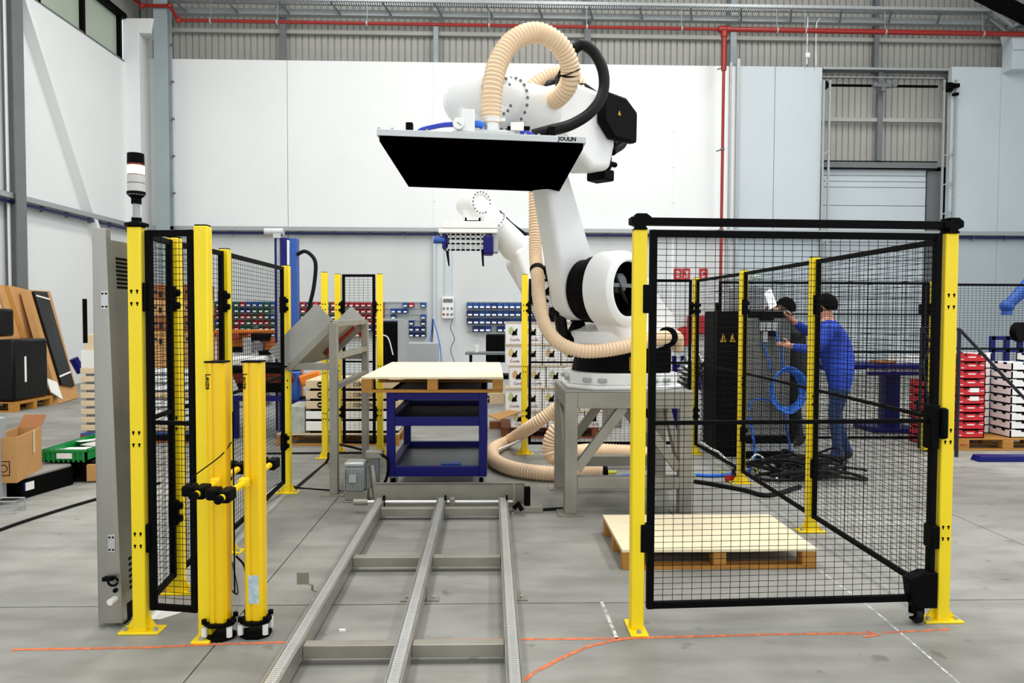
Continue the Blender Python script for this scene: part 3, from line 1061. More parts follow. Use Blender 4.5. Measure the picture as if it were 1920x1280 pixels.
def sensor_bar(x, y0, y1, z, label):
    t = thing('sensor_bar', label, 'sensor bar', (x, (y0 + y1) / 2, z), 'muting sensor bars')
    MB().cyl((x, y0, z), (x, y1, z), .016, n=12).build('tube', YELD, t)
    for yq in (y0 + .09, y1 - .07):
        c = MB().box((x + .005, yq, z), (.05, .1, .055)).build('clamp', BLK, t, bevel=.008)
        MB().box((x - .055, yq + .01, z + .005), (.055, .085, .05)).build('sensor_head', BLK, c, bevel=.012)
    for yq in (y0, y1):
        MB().cyl((x, yq - .012, z), (x, yq + .012, z), .019, n=12).build('end_cap', BLK, t)
    MB().box((x - .0, L1.y - .07, z), (.045, .05, .05)).build('column_bracket', YELD, t, bevel=.01)


zb = .775
sensor_bar(L1.x + .01, 3.31, 4.0, zb, 'short yellow sensor bar with black heads fixed to the left light guard')
sensor_bar(L2.x - .02, 3.24, 4.1, zb, 'short yellow sensor bar with black heads fixed to the right light guard')
t = tag(cable(MB(), [(L1.x + .05, L1.y + .04, .95), (L1.x + .03, L1.y - .06, .9), (L1.x - .03, 3.42, .84), (L1.x - .04, 3.4, .8)], .003).cyl((L1.x + .055, L1.y + .05, .2), (L1.x + .055, L1.y + .05, 1.1), .004, n=6).build('sensor_cable', BLK), 'thin black cable from the left light guard to its sensor', 'cable')
t = tag(cable(MB(), [(L1.x + .06, L1.y + .06, .38), (L1.x + .1, L1.y + .05, .34), (L2.x - .05, L2.y + .02, .285)], .005).build('sensor_cable', BLK), 'black cable between the two light guard columns', 'cable')
# ---- signal tower
p = V((PA.x - .0, PA.y + .035, 2.006))
t = thing('signal_tower', 'signal tower with black cap and lit amber lens on the front left post', 'signal lamp', p)
def ring(n_, m_, z0, z1, r, r1=None):
    return MB().lathe([(r, z0), (r1 or r, z1)], Matrix.Translation(p), 24).build(n_, m_, t, bevel=.002)
MB().lathe([(.055, 0), (.055, .012), (.03, .02)], Matrix.Translation(p), 24).build('mount', BLK, t)
MB().lathe([(.022, .012), (.022, .045), (.017, .046), (.017, .11), (.022, .111), (.022, .135), (.042, .152), (.042, .165)], Matrix.Translation(p), 24).build('stem', GREYB, t)
MB().lathe([(.0235, .012), (.0235, .04)], Matrix.Translation(p), 20).build('stem_collar', BLK, t)
MB().lathe([(.0235, .108), (.0235, .135), (.043, .153), (.043, .166)], Matrix.Translation(p), 20).build('lower_socket', BLK, t)
ring('clear_lens', LENS, .166, .206, .039)
ring('lens_ring', GREYD, .206, .209, .0395)
ring('clear_lens', LENS, .209, .247, .039)
ring('red_ring', REDL, .247, .250, .0395)
ring('amber_lens', LITE, .250, .293, .039)
ring('red_lens', REDL, .293, .302, .0395)
ring('cap', BLK, .302, .352, .0395, .038)

# ================================================================== stainless cabinet at the left
y0 = 3.76
x0 = at(180, 900, y0 + .05).x
x1 = at(227, 960, y0).x
t = thing('control_cabinet', 'slim stainless steel cabinet standing left of the signal tower post', 'cabinet', ((x0 + x1) / 2, y0 + .2, 0))
H1 = at(190, 428, y0).z
tp = .055
fx0 = x0 + .028
MB().add([(x0, y0 + .05, .02), (fx0, y0, .02), (x1, y0, .02), (x1, y0 + .05, .02), (x0, y0 + .05, H1), (fx0, y0, H1), (x1 - tp, y0, H1), (x1 - tp, y0 + .05, H1 - .0)],
         [[3, 2, 1, 0], [4, 5, 6, 7], [0, 1, 5, 4], [1, 2, 6, 5], [2, 3, 7, 6], [3, 0, 4, 7]]).build('front_flange', STEEL, t, bevel=.003)
H2 = at(222, 453, 3.95).z
x2 = x1 - .004
MB().add([(x0 + .02, y0 + .05, .1), (x2, y0 + .05, .1), (x2, y0 + .33, .1), (x0 + .02, y0 + .33, .1), (x0 + .02, y0 + .05, H2), (x2 - tp, y0 + .05, H2), (x2 - tp, y0 + .33, H2), (x0 + .02, y0 + .33, H2)],
         [[3, 2, 1, 0], [4, 5, 6, 7], [0, 1, 5, 4], [1, 2, 6, 5], [2, 3, 7, 6], [3, 0, 4, 7]]).build('body', STEEL, t, bevel=.004)
MB().bb(x2 - .06, x2 - .005, y0 + .05, y0 + .2, .0, .1).build('foot', BLK, t)
for i in range(8):
    z = at(225, 485 + i * 7.6, 3.9).z
    xs_ = x2 - tp * (z - .1) / (H2 - .1)
    MB().bb(xs_ - .006, xs_ + .0025, y0 + .1, y0 + .28, z - .008, z + .005).build('vent_slot', BLK, t)
for i in range(6):
    z = .32 - i * .03
    xs_ = x2 - tp * (z - .1) / (H2 - .1)
    MB().bb(xs_ - .006, xs_ + .0025, y0 + .09, y0 + .26, z - .008, z + .005).build('vent_slot', BLK, t)
for pya, pyb, pcx in ((545, 580, 196), (1002, 1035, 209)):
    a, b = at(pcx - 7, pya, y0 - .002), at(pcx + 7, pyb, y0 - .002)
    pl = MB().bb(a.x, b.x, y0 - .004, y0, b.z, a.z).build('hinge_plate', ALU, t, bevel=.002)
    mb = MB()
    for fx in (.25, .75):
        for fz in (.15, .85):
            mb.cyl((a.x + (b.x - a.x) * fx, y0 - .0065, b.z + (a.z - b.z) * fz), (a.x + (b.x - a.x) * fx, y0 - .003, b.z + (a.z - b.z) * fz), .005, n=8)
    tag(mb.build('screw_heads', BLK, pl), kind='stuff')
q = at(214, 1088, y0 - .01)
MB().tube([q + V((.03 * math.cos(a) * .8, -.012, .022 * math.sin(a))) for a in [i * .45 for i in range(14)]], .006, 8).bar(q + V((-.05, -.005, .01)), q + V((0, -.01, .015)), .025, .02).build('cable_loop', BLK, t)
q = at(217, 1106, y0)
MB().cyl(q + V((0, .005, 0)), q + V((0, -.01, 0)), .011, n=12).build('plug', BLK, t)
q = at(216, 1122, y0)
MB().cyl(q + V((0, .005, 0)), q + V((-.008, -.04, -.004)), .016, n=14).build('white_socket', WHT, t)
q = at(166, 560, 3.9)
MB().bb(q.x - .005, q.x + .003, 3.85, 3.88, at(166, 643, 3.86).z, at(166, 560, 3.86).z).build('edge_seal', BLK, t)

# ================================================================== rail track
t = thing('rail_track', 'long stainless chain conveyor track of three rails lying on the floor', 'rail track', (-.39, 4, 0))
ZR = .11
RX = (-.878, -.388, .102)
YE = 5.98
Y0 = 1.5
for x in RX:
    r = MB().bb(x - .036, x - .026, Y0, YE, .03, ZR).bb(x + .026, x + .036, Y0, YE, .03, ZR).bb(x - .026, x + .026, Y0, YE, .03, ZR - .022).build('rail', STEEL, t)
    mb = MB()
    y = Y0
    while y < YE - .02:
        mb.bb(x - .024, x + .024, y, y + .0125, ZR - .02, ZR - .001)
        mb.bb(x - .017, x - .011, y + .002, y + .0165, ZR - .02, ZR + .002)
        mb.bb(x + .011, x + .017, y + .002, y + .0165, ZR - .02, ZR + .002)
        y += .0168
    tag(mb.build('chain', CHROME, r, smooth=False), kind='stuff')
    for yq in (2.55, 4.1, 5.85):
        for sx in (-1, 1):
            if x != RX[1] and sx * (x + .39) < 0:
                continue
            fp = MB().bb(x + sx * .036 + min(0, sx * .07), x + sx * .036 + max(0, sx * .07), yq - .035, yq + .035, .0, .008).bar((x + sx * .038, yq, 0), (x + sx * .038, yq, .08), .05, .006, up=(1, 0, 0)).build('foot_plate', STEELD, t)
            MB().cyl((x + sx * .075, yq, .006), (x + sx * .075, yq, .02), .01, n=6).build('bolt', GALV, fp)
for yq in (2.1, 3.36, 4.58, 5.74):
    for xa, xb in ((RX[0], RX[1]), (RX[1], RX[2])):
        MB().bb(xa + .036, xb - .036, yq - .03, yq + .03, .03, .09).build('cross_beam', STEELD, t, bevel=.004)
for xa, xb in ((RX[0] - .15, RX[1]), (RX[1], RX[2] + .1)):
    MB().cyl((xa + .02, YE - .05, .085), (xb - .02, YE - .05, .085), .014, n=10).build('drive_shaft', CHROME, t)
mb = MB().box((RX[1] + .085, YE - .05, .085), (.04, .07, .07))
mb.build('bearing_block', STEELD, t, bevel=.006)
for x in RX:
    MB().lathe([(.012, -.01), (.05, -.008), (.056, 0), (.05, .008), (.012, .01)], axis((x + .03, YE - .05, .085), (x + .04, YE - .05, .085)), 18).build('sprocket', BLK, t)
q = V((RX[2] + .15, YE - .03, .0))
mb = MB().bb(q.x - .06, q.x + .17, q.y - .05, q.y + .05, .0, .05).bb(q.x - .07, q.x - .055, q.y - .06, q.y + .06, 0, .22)
mb.build('idler_bracket', STEELD, t, bevel=.004)
MB().bb(q.x + .02, q.x + .07, q.y - .02, q.y + .03, .05, .2).build('limit_switch', BLK, t, bevel=.006)
MB().tube([(q.x - .06, q.y - .08, .05), (q.x - .03, q.y - .1, .09), (q.x - .0, q.y - .12, .04)], .02, 8).build('cable_gland', BLK, t)
# sensor flag
q = fl(568, 1090)
yq = 4.02
a = V((RX[0] - .036, yq + .02, .07))
fx = at(568, 1083, yq)
t2 = MB().tube(spline([a, a + V((-.05, 0, .012)), V((fx.x + .05, fx.y, fx.z - .04)), fx + V((.028, 0, -.03))]), .006, 6).build('sensor_arm', STEELD, t)
MB().bb(fx.x - .032, fx.x + .032, fx.y - .004, fx.y + .004, fx.z - .035, fx.z + .03).build('reflector_plate', STEELD, t)
# guard plate between the track and the trolley
x0, x1 = at(702, 920, 6.08).x, at(984, 920, 6.08).x
t = thing('guard_plate', 'low grey sheet metal upstand between the track end and the blue trolley', 'plate', ((x0 + x1) / 2, 6.08, 0))
zt = at(840, 907, 6.08).z
MB().bb(x0, x1, 6.08, 6.1, 0, zt).build('sheet', STEELD, t, bevel=.003)
MB().bb(x0, x1, 6.1, 6.16, 0, .012).bb(x0, x1, 6.08, 6.14, zt - .006, zt).build('flange', STEELD, t)
# gear motor
p = fl(668, 938)
t = thing('gear_motor', 'grey gear motor standing upright left of the track end', 'motor', p)
MB().bb(p.x - .1, p.x + .11, p.y - .07, p.y + .1, 0, .012).bb(p.x - .09, p.x + .1, p.y - .05, p.y + .08, .012, .09).build('gearbox', STEELD, t, bevel=.006)
b_ = MB().bb(p.x - .085, p.x + .075, p.y - .07, p.y + .09, .09, .3).build('motor_body', GALV, t, bevel=.02)
for i in range(9):
    xx = p.x - .08 + i * .0185
    MB().bb(xx - .003, xx + .003, p.y - .085, p.y + .1, .11, .285).build('cooling_fin', GALV, b_)
MB().bb(p.x - .09, p.x + .08, p.y - .08, p.y + .1, .3, .34).build('fan_cover', ALU, t, bevel=.015)
MB().bb(p.x - .04, p.x + .02, p.y - .115, p.y - .08, .18, .24).build('rating_plate', ALU, t)
MB().bb(p.x + .08, p.x + .22, p.y - .01, p.y + .1, .36, .42).build('terminal_box', STEELD, t, bevel=.006)
MB().bb(p.x + .12, p.x + .19, p.y + .01, p.y + .06, .1, .4).build('bracket', GREYD, t, bevel=.006)
MB().cyl((p.x + .17, p.y, .02), (p.x + .13, p.y + .02, .3), .03, n=12).build('pneumatic_cylinder', STEEL, t)
MB().cyl((p.x + .05, YE - .05, .085), (RX[0] - .1, YE - .05, .085), .026, n=12).build('output_shaft', STEELD, t)
cable(MB(), [(p.x + .2, p.y, .4), (p.x + .27, p.y, .34), (p.x + .26, p.y - .01, .2), (p.x + .2, p.y - .01, .08)], .012).build('cable', BLK, t)

# ================================================================== pallets
def pallet(x0, x1, y0, y1, z0, label, group=None, hd=.13, boards=3, ply=True, bw=(.09, .09, .09), name='wooden_pallet', wood=None, top=None):
    wood = wood or WOOD
    t = thing(name, label, 'pallet', ((x0 + x1) / 2, (y0 + y1) / 2, z0), group)
    ys_ = [y0, (y0 + y1) / 2 - .045, y1 - .09]
    for y in ys_:
        MB().bb(x0, x1, y, y + .09, z0, z0 + .022).build('bottom_board', wood, t, bevel=.002)
        for i, w_ in enumerate(bw):
            xx = (x0, (x0 + x1) / 2 - w_ / 2, x1 - w_)[i]
            MB().bb(xx, xx + w_, y, y + .09, z0 + .022, z0 + hd - .04).build('block', wood, t, bevel=.002)
    for i, w_ in enumerate(bw):
        xx = (x0, (x0 + x1) / 2 - w_ / 2, x1 - w_)[i]
        MB().bb(xx, xx + w_, y0, y1, z0 + hd - .04, z0 + hd - .018).build('stringer_board', wood, t, bevel=.002)
    if ply:
        MB().bb(x0 - .004, x1 + .004, y0 - .004, y1 + .004, z0 + hd - .018, z0 + hd).build('plywood_deck', PLY, t, bevel=.001)
    else:
        n = 7
        for i in range(n):
            yy_ = y0 + (y1 - y0 - .1) * i / (n - 1)
            MB().bb(x0, x1, yy_, yy_ + .1, z0 + hd - .018, z0 + hd).build('deck_board', top or wood, t, bevel=.002)
    return t


TY = 6.38
k = TY / FPX
tx0, tx1 = at(678, 720, TY).x, at(943, 720, TY).x
ztr = at(810, 736, TY).z
pallet(tx0, tx1, TY, TY + 2.0, ztr, 'long plywood topped pallet lying on the blue trolley', hd=.135)
a = fl(1169, 1071)
b = fl(1527, 1063)
pallet(a.x, b.x, (a.y + b.y) / 2, (a.y + b.y) / 2 + .8, 0, 'plywood topped pallet on the floor behind the mesh gate', hd=.128, bw=(.09, .08, .09))

# trolley
x0, x1 = at(724, 800, TY).x, at(913, 800, TY).x
y0, y1 = TY + .02, TY + 1.35
t = thing('blue_trolley', 'dark blue steel trolley with two shelves standing under the long pallet', 'trolley', ((x0 + x1) / 2, (y0 + y1) / 2, 0))
zl, zm, zu = at(820, 894, TY).z, at(820, 799, TY).z, ztr
for x in (x0, x1 - .07):
    for y in (y0, y1 - .07):
        MB().bb(x, x + .07, y, y + .07, zl, zu).build('upright', BLUE, t, bevel=.004)
for z, h in ((zl, .085), (zm, .075), (zu - .065, .065)):
    for y in (y0, y1 - .06):
        MB().bb(x0 + .07, x1 - .07, y, y + .06, z, z + h).build('front_rail', BLUE, t, bevel=.004)
    for x in (x0, x1 - .06):
        MB().bb(x, x + .06, y0 + .07, y1 - .07, z, z + h).build('side_rail', BLUE, t, bevel=.004)
MB().bb(x0 + .06, x1 - .06, y0 + .06, y1 - .06, zl + .02, zl + .03).build('lower_shelf', mat('dark_blue_shelf', '#26333f', .4, c2='#3d4348', sc=5), t)
MB().bb(x0 + .06, x1 - .06, y0 + .06, y1 - .06, zm + .02, zm + .032).build('middle_shelf', BLK, t)
MB().bb(x0 + .01, x1 - .01, y0 + .01, y1 - .01, zu - .012, zu).build('top_plate', BLUE, t)
for x in (x0 + .05, x1 - .05):
    for y in (y0 + .08, y1 - .08):
        c = MB().bb(x - .045, x + .045, y - .04, y + .04, zl - .014, zl).bb(x - .03, x - .024, y - .03, y + .05, .06, zl - .01).bb(x + .024, x + .03, y - .03, y + .05, .06, zl - .01).build('castor', GALV, t)
        MB().lathe([(.03, -.02), (.075, -.017), (.078, 0), (.075, .017), (.03, .02)], axis((x, y + .02, .078), (x + 1, y + .02, .078)), 20).build('wheel', RUB, c)
q = at(1000, 0, 1)
MB().bb(x0 + .45, x0 + .62, y0 + .25, y0 + .4, zl + .03, zl + .06).build('handle_block', BLUEM, t)

# ================================================================== chute on stand
xc = fl(628, 925).x
y0, y1 = 6.53, 8.15
t = thing('steel_chute', 'stainless steel sloping chute on a tall stand left of the raised pallet', 'chute', (xc, (y0 + y1) / 2, 0))
zt = at(625, 600, y0).z
for y in (y0, y1):
    MB().bb(xc - .03, xc + .04, y - .035, y + .035, .012, zt - .02).build('leg', STEELD, t, bevel=.004)
    MB().bb(xc - .1, xc + .1, y - .08, y + .08, 0, .012).build('foot_plate', STEELD, t)
qb = at(535, 691, y0)
vx = xc - qb.x
top = V((xc - .0, 0, zt))
bot = V((xc - vx, 0, zt - vx))
nrm = V((-.7071, 0, .7071))
up = V((0, 0, 1))


def Y(p, y):
    return V((p.x, y, p.z))


MB().add([Y(top, y0), Y(top, y1), Y(bot, y1), Y(bot, y0), Y(top, y0) - nrm * .006, Y(top, y1) - nrm * .006, Y(bot, y1) - nrm * .006, Y(bot, y0) - nrm * .006],
         [[0, 1, 2, 3], [7, 6, 5, 4], [0, 4, 5, 1], [1, 5, 6, 2], [2, 6, 7, 3], [3, 7, 4, 0]]).build('slide_sheet', STEELD, t)
for y, nm in ((y0, 'near'), (y1, 'far')):
    wd_ = .205 if nm == 'near' else .2
    p = [Y(top, y), Y(bot, y), Y(bot + nrm * wd_, y), Y(top + nrm * wd_, y)]
    if nm == 'near':
        ext = V((-.0, 0, -.0))
    MB().add([q for q in p] + [q + V((0, .006, 0)) for q in p], [[0, 1, 2, 3], [7, 6, 5, 4], [0, 4, 5, 1], [1, 5, 6, 2], [2, 6, 7, 3], [3, 7, 4, 0]]).build('side_wall', mat('brushed_sheet', '#a3a39c', .45, .3, var=.1, sc=4) if 'brushed_sheet' not in MATS else MATS['brushed_sheet'], t)
    MB().bar(Y(top - nrm * .03, y + .02), Y(bot - nrm * .03, y + .02), .05, .05).build('slope_bar', STEELD, t, bevel=.003)
    zb_ = zt - vx + .01
    MB().bar((xc - vx + .03, y + .02, zb_), (xc - .03, y + .02, zb_), .04, .06).build('tie_bar', STEELD, t, bevel=.003)
MB().bar((xc, y0, zt - .03), (xc, y1, zt - .03), .05, .05).build('top_bar', STEELD, t, bevel=.003)
MB().bar((xc - vx, y0, zt - vx), (xc - vx, y1, zt - vx), .04, .04).build('end_bar', STEELD, t, bevel=.003)
for z in (zt - .32, .945):
    MB().bar((xc + .01, y0 + .035, z), (xc + .01, y1 - .035, z), .05, .05).build('tie_bar', STEELD, t, bevel=.003)
MB().bar((xc - .02, y1 - .5, zt - .08), (xc - .32, y1 - .5, zt - .36), .04, .04).build('under_brace', RUST, t)
# ================================================================== robots
def capsule2d(c1, r1, c2, r2, n=14):
    """outline of the hull of two circles"""
    (x1, y1), (x2, y2) = c1, c2
    D = math.hypot(x2 - x1, y2 - y1)
    th = math.atan2(y2 - y1, x2 - x1)
    al = math.acos(max(-1, min(1, (r1 - r2) / D)))
    out = []
    for i in range(n + 1):
        a = th - al + 2 * al * i / n
        out.append((x2 + r2 * math.cos(a), y2 + r2 * math.sin(a)))
    for i in range(n + 1):
        a = th + al + (2 * math.pi - 2 * al) * i / n
        out.append((x1 + r1 * math.cos(a), y1 + r1 * math.sin(a)))
    return out


def make_robot(label, base, d, A2, A3, A5, sq=1.0, name='industrial_robot', flange_down=.25, detail=True):
    d = V((d[0], d[1], 0)).normalized()
    s = V((0, 0, 1)).cross(d)
    Z = V((0, 0, 1))
    b = V(base)
    t = thing(name, label, 'robot', b)
    PL = frame(b, d, Z, s)                 # profile plane: x forward, y up, z sideways

    def P(r, q, z):
        return b + d * r + s * q + Z * z
    # base flange
    W = .47 * sq
    oc = [(-W, -W * .6), (-W * .6, -W), (W * .6, -W), (W, -W * .6), (W, W * .6), (W * .6, W), (-W * .6, W), (-W, W * .6)]
    MB().prism(oc, Matrix.Translation(b), 0, .035).prism([(x * .94, y * .94) for x, y in oc], Matrix.Translation(b), .035, .13).build('base_flange', ROB, t, bevel=.012)
    for x, y in ((-.7, -.86), (-.45, -.97), (.45, -.97), (.7, -.86), (-.97, .4), (.97, .4), (-.97, -.4), (.97, -.4)):
        MB().box(b + V((x * W * .96, y * W * .96, .075)), (.07, .07, .035)).build('base_pocket', GREYB, t, bevel=.008)
    MB().lathe([(.40 * sq, .13), (.385 * sq, .2), (.36 * sq, .33)], Matrix.Translation(b), 32).build('base_column', BLK, t)
    MB().bb(b.x + .14, b.x + .37, b.y - .36, b.y + .2, b.z + .13, b.z + .34).build('cable_box', GREYF if False else BLK, t, bevel=.02)
    if detail:
        MB().bb(b.x + .02, b.x + .13, b.y - .395, b.y - .36, b.z + .15, b.z + .26).build('warning_label', OLIVE, t)
    # rotating column
    ax2 = A2
    R = .30
    prof = [(.40, .33), (.36, .42), (A2[0] + .14, A2[1] - .245), (A2[0] - .1, A2[1] - .25), (A2[0] - .24, A2[1] - .12), (A2[0] - .28, A2[1] + .1), (A2[0] - .36, A2[1] + .12), (-.2, A2[1] - .06), (-.42, .6), (-.48, .45), (-.45, .33)]
    MB().prism(prof, PL, .06, .30).build('rotating_column', ROB, t, bevel=.05, seg=4)
    MB().lathe([(.44 * sq, .33), (.46 * sq, .37), (.44 * sq, .46), (.3, .52)], Matrix.Translation(b), 36).build('turntable', ROB, t)
    # shoulder drum with its motor opening
    MD = axis(P(A2[0], 0, A2[1]), P(A2[0], 1, A2[1]))
    MB().lathe([(.27, .09), (.305, .11), (.305, .29), (.292, .325), (.262, .345), (.225, .345), (.215, .33)], MD, 40, cap=False).build('shoulder_drum', ROB, t)
    mo = MB().lathe([(.222, .338), (.21, .32), (.208, .14), (.01, .135)], MD, 32, cap=False).build('drum_cavity', BLK, t)
    MB().lathe([(.08, .14), (.08, .25), (.06, .265)], MD @ Matrix.Translation((.04, .03, 0)), 18).build('shoulder_motor', GREYD, t)
    MB().bar(P(A2[0] - .14, .27, A2[1] + .03), P(A2[0] + .14, .27, A2[1] + .03), .03, .03).build('cable_bracket', GREYD, t)
    cable(MB(), [P(A2[0] - .1, .25, A2[1] - .12), P(A2[0], .28, A2[1] - .05), P(A2[0] + .08, .26, A2[1] + .1)], .018).build('motor_cable', RUB, t)
    MB().lathe([(.24, -.105), (.25, -.095), (.25, -.03), (.258, .005), (.272, .01), (.272, .085), (.26, .09)], MD, 40).build('shoulder_joint', BLK, t)
    # upper arm
    up = MB().prism(capsule2d(A2, .25, A3, .115), PL, -.285, -.105).build('upper_arm', ROB, t, bevel=.045, seg=4)
    MA3 = axis(P(A3[0], 0, A3[1]), P(A3[0], 1, A3[1]))
    if detail:
        m = (A2[0] + (A3[0] - A2[0]) * .72, A2[1] + (A3[1] - A2[1]) * .72)
        q0 = P(m[0] + .02, -.111, m[1] - .0)
        MB().cyl(q0, q0 + s * .012, .028, n=16).build('hole_plug', GREYD, up)
        MB().lathe([(.225, -.29), (.21, -.305), (.1, -.31)], MD, 32).build('gear_cover', ROB, t)
    MB().lathe([(.15, -.06), (.15, .06)], MA3, 32).build('elbow_joint', GREYD, t)
    # elbow housing and forearm
    f = V((A5[0] - A3[0], A5[1] - A3[1]))
    L = f.length
    f = V((f.x / L, f.y / L))
    g = V((-f.y, f.x))

    def F(u, v):
        return (A3[0] + f[0] * u + g[0] * v, A3[1] + f[1] * u + g[1] * v)

    def F3(u, q, v):
        r, z = F(u, v)
        return P(r, q, z)
    hp = [F(-.36, .16), (F(-.32, .27)), F(.1, .27), F(.34, .2), F(.34, -.12), F(.1, -.24), F(-.1, -.34), F(-.33, -.30), F(-.39, -.1)]
    MB().prism(hp, PL, .03, .27).build('elbow_housing', ROB, t, bevel=.05, seg=4)
    fm = axis(F3(.3, .07, .02), F3(L, .07, .02))
    k = L - .3
    MB().lathe([(.19, -.05), (.2, .0), (.185, k * .25), (.165, k * .48), (.17, k * .5), (.17, k * .54), (.15, k * .56), (.15, k * .60)], fm, 36).build('forearm_tube', ROB, t)
    MB().lathe([(.172, k * .5), (.182, k * .51), (.182, k * .54), (.172, k * .55)], fm, 36).build('forearm_ring', ROB, t)
    mb = MB()
    for i in range(22):
        a = 2 * math.pi * i / 22
        q0 = fm @ V((.176 * math.cos(a), .176 * math.sin(a), k * .545))
        q1 = fm @ V((.176 * math.cos(a), .176 * math.sin(a), k * .562))
        mb.cyl(q0, q1, .011, n=6)
    tag(mb.build('ring_bolts', GREYD, t), kind='stuff')
    # wrist fork
    MB().lathe([(.15, k * .58), (.165, k * .66), (.17, k * .78), (.15, k * .95), (.09, k * 1.02)], fm, 32).build('wrist_body', ROB, t)
    MW = axis(P(A5[0], .05, A5[1]), P(A5[0], 1.05, A5[1]))
    MB().lathe([(.05, -.235), (.1, -.235), (.13, -.22), (.135, -.175), (.12, -.165), (.155, -.15), (.17, -.1), (.17, .1), (.165, .15), (.15, .165), (.11, .17), (.105, .155), (.06, .155)], MW, 36).build('wrist_joint', ROB, t)
    MB().lathe([(.123, -.172), (.123, -.162)], MW, 32).build('wrist_groove', BLK, t)
    mb = MB()
    for i in range(18):
        a = 2 * math.pi * i / 18
        mb.cyl(MW @ V((.135 * math.cos(a), .135 * math.sin(a), .15)), MW @ V((.135 * math.cos(a), .135 * math.sin(a), .176)), .011, n=6)
    tag(mb.build('wrist_bolts', GREYD, t), kind='stuff')
    if flange_down:
        q = P(A5[0], .03, A5[1])
        MB().lathe([(.15, -.08), (.14, -.14), (.125, -.2), (.125, -flange_down)], Matrix.Translation(q), 28).build('tool_flange', ROB, t)
    # drive motors at the back of the elbow
    for q, v, r, l in ((.13, .12, .1, .26), (-.03, .14, .095, .2), (.06, -.05, .085, .16)):
        a = F3(-.35, q, v)
        bq = F3(-.35 - l, q, v)
        mm = MB().lathe([(r, 0), (r, l * .8), (r * .85, l), (r * .3, l + .004)], axis(a, bq), 8).build('drive_motor', BLK, t, bevel=.008)
        MB().bar(F3(-.35 - l * .9, q, v + r), F3(-.35 - l * .9, q, v - r * 1.35), .08, .07, up=s).build('connector', GREYD, mm, bevel=.006)
    MB().prism([F(-.56, .18), F(-.4, .26), F(-.12, .25), F(-.12, .02), F(-.26, -.08), F(-.56, -.06)], PL, .27, .35).build('motor_cover', BLK, t, bevel=.02)
    q = F3(-.3, .353, .1)
    MB().add([q - d * .02, q + d * .02, q + Z * .035, q - d * .02 + s * .002, q + d * .02 + s * .002, q + Z * .035 + s * .002], [[0, 1, 2], [5, 4, 3], [0, 3, 4, 1], [1, 4, 5, 2], [2, 5, 3, 0]]).build('warning_triangle', OLIVE, t)
    mb = MB().bar(F3(-.38, .1, -.2), F3(-.47, .1, -.2), .16, .12).bar(F3(-.38, .08, -.3), F3(-.52, .08, -.3), .18, .09)
    mb.cyl(F3(-.47, .12, -.2), F3(-.58, .14, -.2), .022)
    mb.build('plug_block', BLK, t, bevel=.015)
    for j, (v, q) in enumerate(((.32, .0), (.35, .1), (.31, -.08))):
        cable(MB(), [F3(.14, q, v - .07), F3(.08, q, v - .01), F3(-.2, q, v - .02), F3(-.54, q + .06, v - .16), F3(-.62, q + .08, .0), F3(-.46, q + .08, -.12)], .034 if j < 2 else .028, 10).build('cable_hose', RUB, t)
    return t, P, F3


# ---- stand of the main robot
xa, xb = .585, 1.595
ya, yb = 5.82, 6.80
ZST = .985
t = thing('robot_stand', 'welded stainless steel stand with diagonal braces carrying the big white robot', 'stand', ((xa + xb) / 2, (ya + yb) / 2, 0))
for x in (xa, xb - .1):
    for y in (ya, yb - .1):
        MB().bb(x, x + .1, y, y + .1, .012, ZST - .012).build('leg', STEELD, t, bevel=.005)
        MB().bb(x - .05, x + .15, y - .05, y + .15, 0, .012).build('foot_plate', STEELD, t)
for y in (ya, yb - .1):
    MB().bb(xa + .1, xb - .1, y, y + .1, ZST - .14, ZST - .012).build('top_beam', STEELD, t, bevel=.005)
    MB().bb(xa + .1, xb - .1, y, y + .1, .21, .3).build('bottom_beam', STEELD, t, bevel=.005)
    MB().bar((xa + .1, y + .05, .36), (xa + .47, y + .05, ZST - .13), .06, .075, up=(0, 0, 1)).build('brace', STEELD, t, bevel=.004)
    MB().bar((xb - .1, y + .05, .36), (xb - .47, y + .05, ZST - .13), .06, .075, up=(0, 0, 1)).build('brace', STEELD, t, bevel=.004)
for x in (xa, xb - .1):
    MB().bb(x, x + .1, ya + .1, yb - .1, ZST - .14, ZST - .012).build('side_beam', STEELD, t, bevel=.005)
    MB().bar((x + .05, ya + .1, .3), (x + .05, yb - .2, ZST - .13), .06, .075).build('brace', STEELD, t, bevel=.004)
MB().bb(xa, xb, ya, yb, ZST - .012, ZST).build('top_plate', STEEL, t, bevel=.003)

# ---- main robot
base = V(((xa + xb) / 2, 6.33, ZST))
d1 = (-.70, -.714)
rob, RP, RF = make_robot('big white jointed robot on the steel stand in the middle of the cell', base, d1, (.35, .80), (.83, 2.02), (1.72, 2.045), sq=1.0, flange_down=.3)
sv = V((0, 0, 1)).cross(V((d1[0], d1[1], 0)).normalized())
# cable loop under the upper arm
cable(MB(), [RP(.02, -.12, .4), RP(.2, -.22, .34), RP(.4, -.27, .42), RP(.45, -.28, .6)], .05, 12).build('lower_cable_hose', RUB, rob)
MB().bar(RP(.36, -.26, .63), RP(.52, -.3, .63), .12, .06).build('hose_bracket', BLK, rob, bevel=.01)
MB().prism([(.2, .36), (.46, .36), (.3, .56)], frame(RP(0, -.2, 0), V((d1[0], d1[1], 0)).normalized(), (0, 0, 1), sv), -.06, .06).build('cable_guide', BLK, rob, bevel=.01)

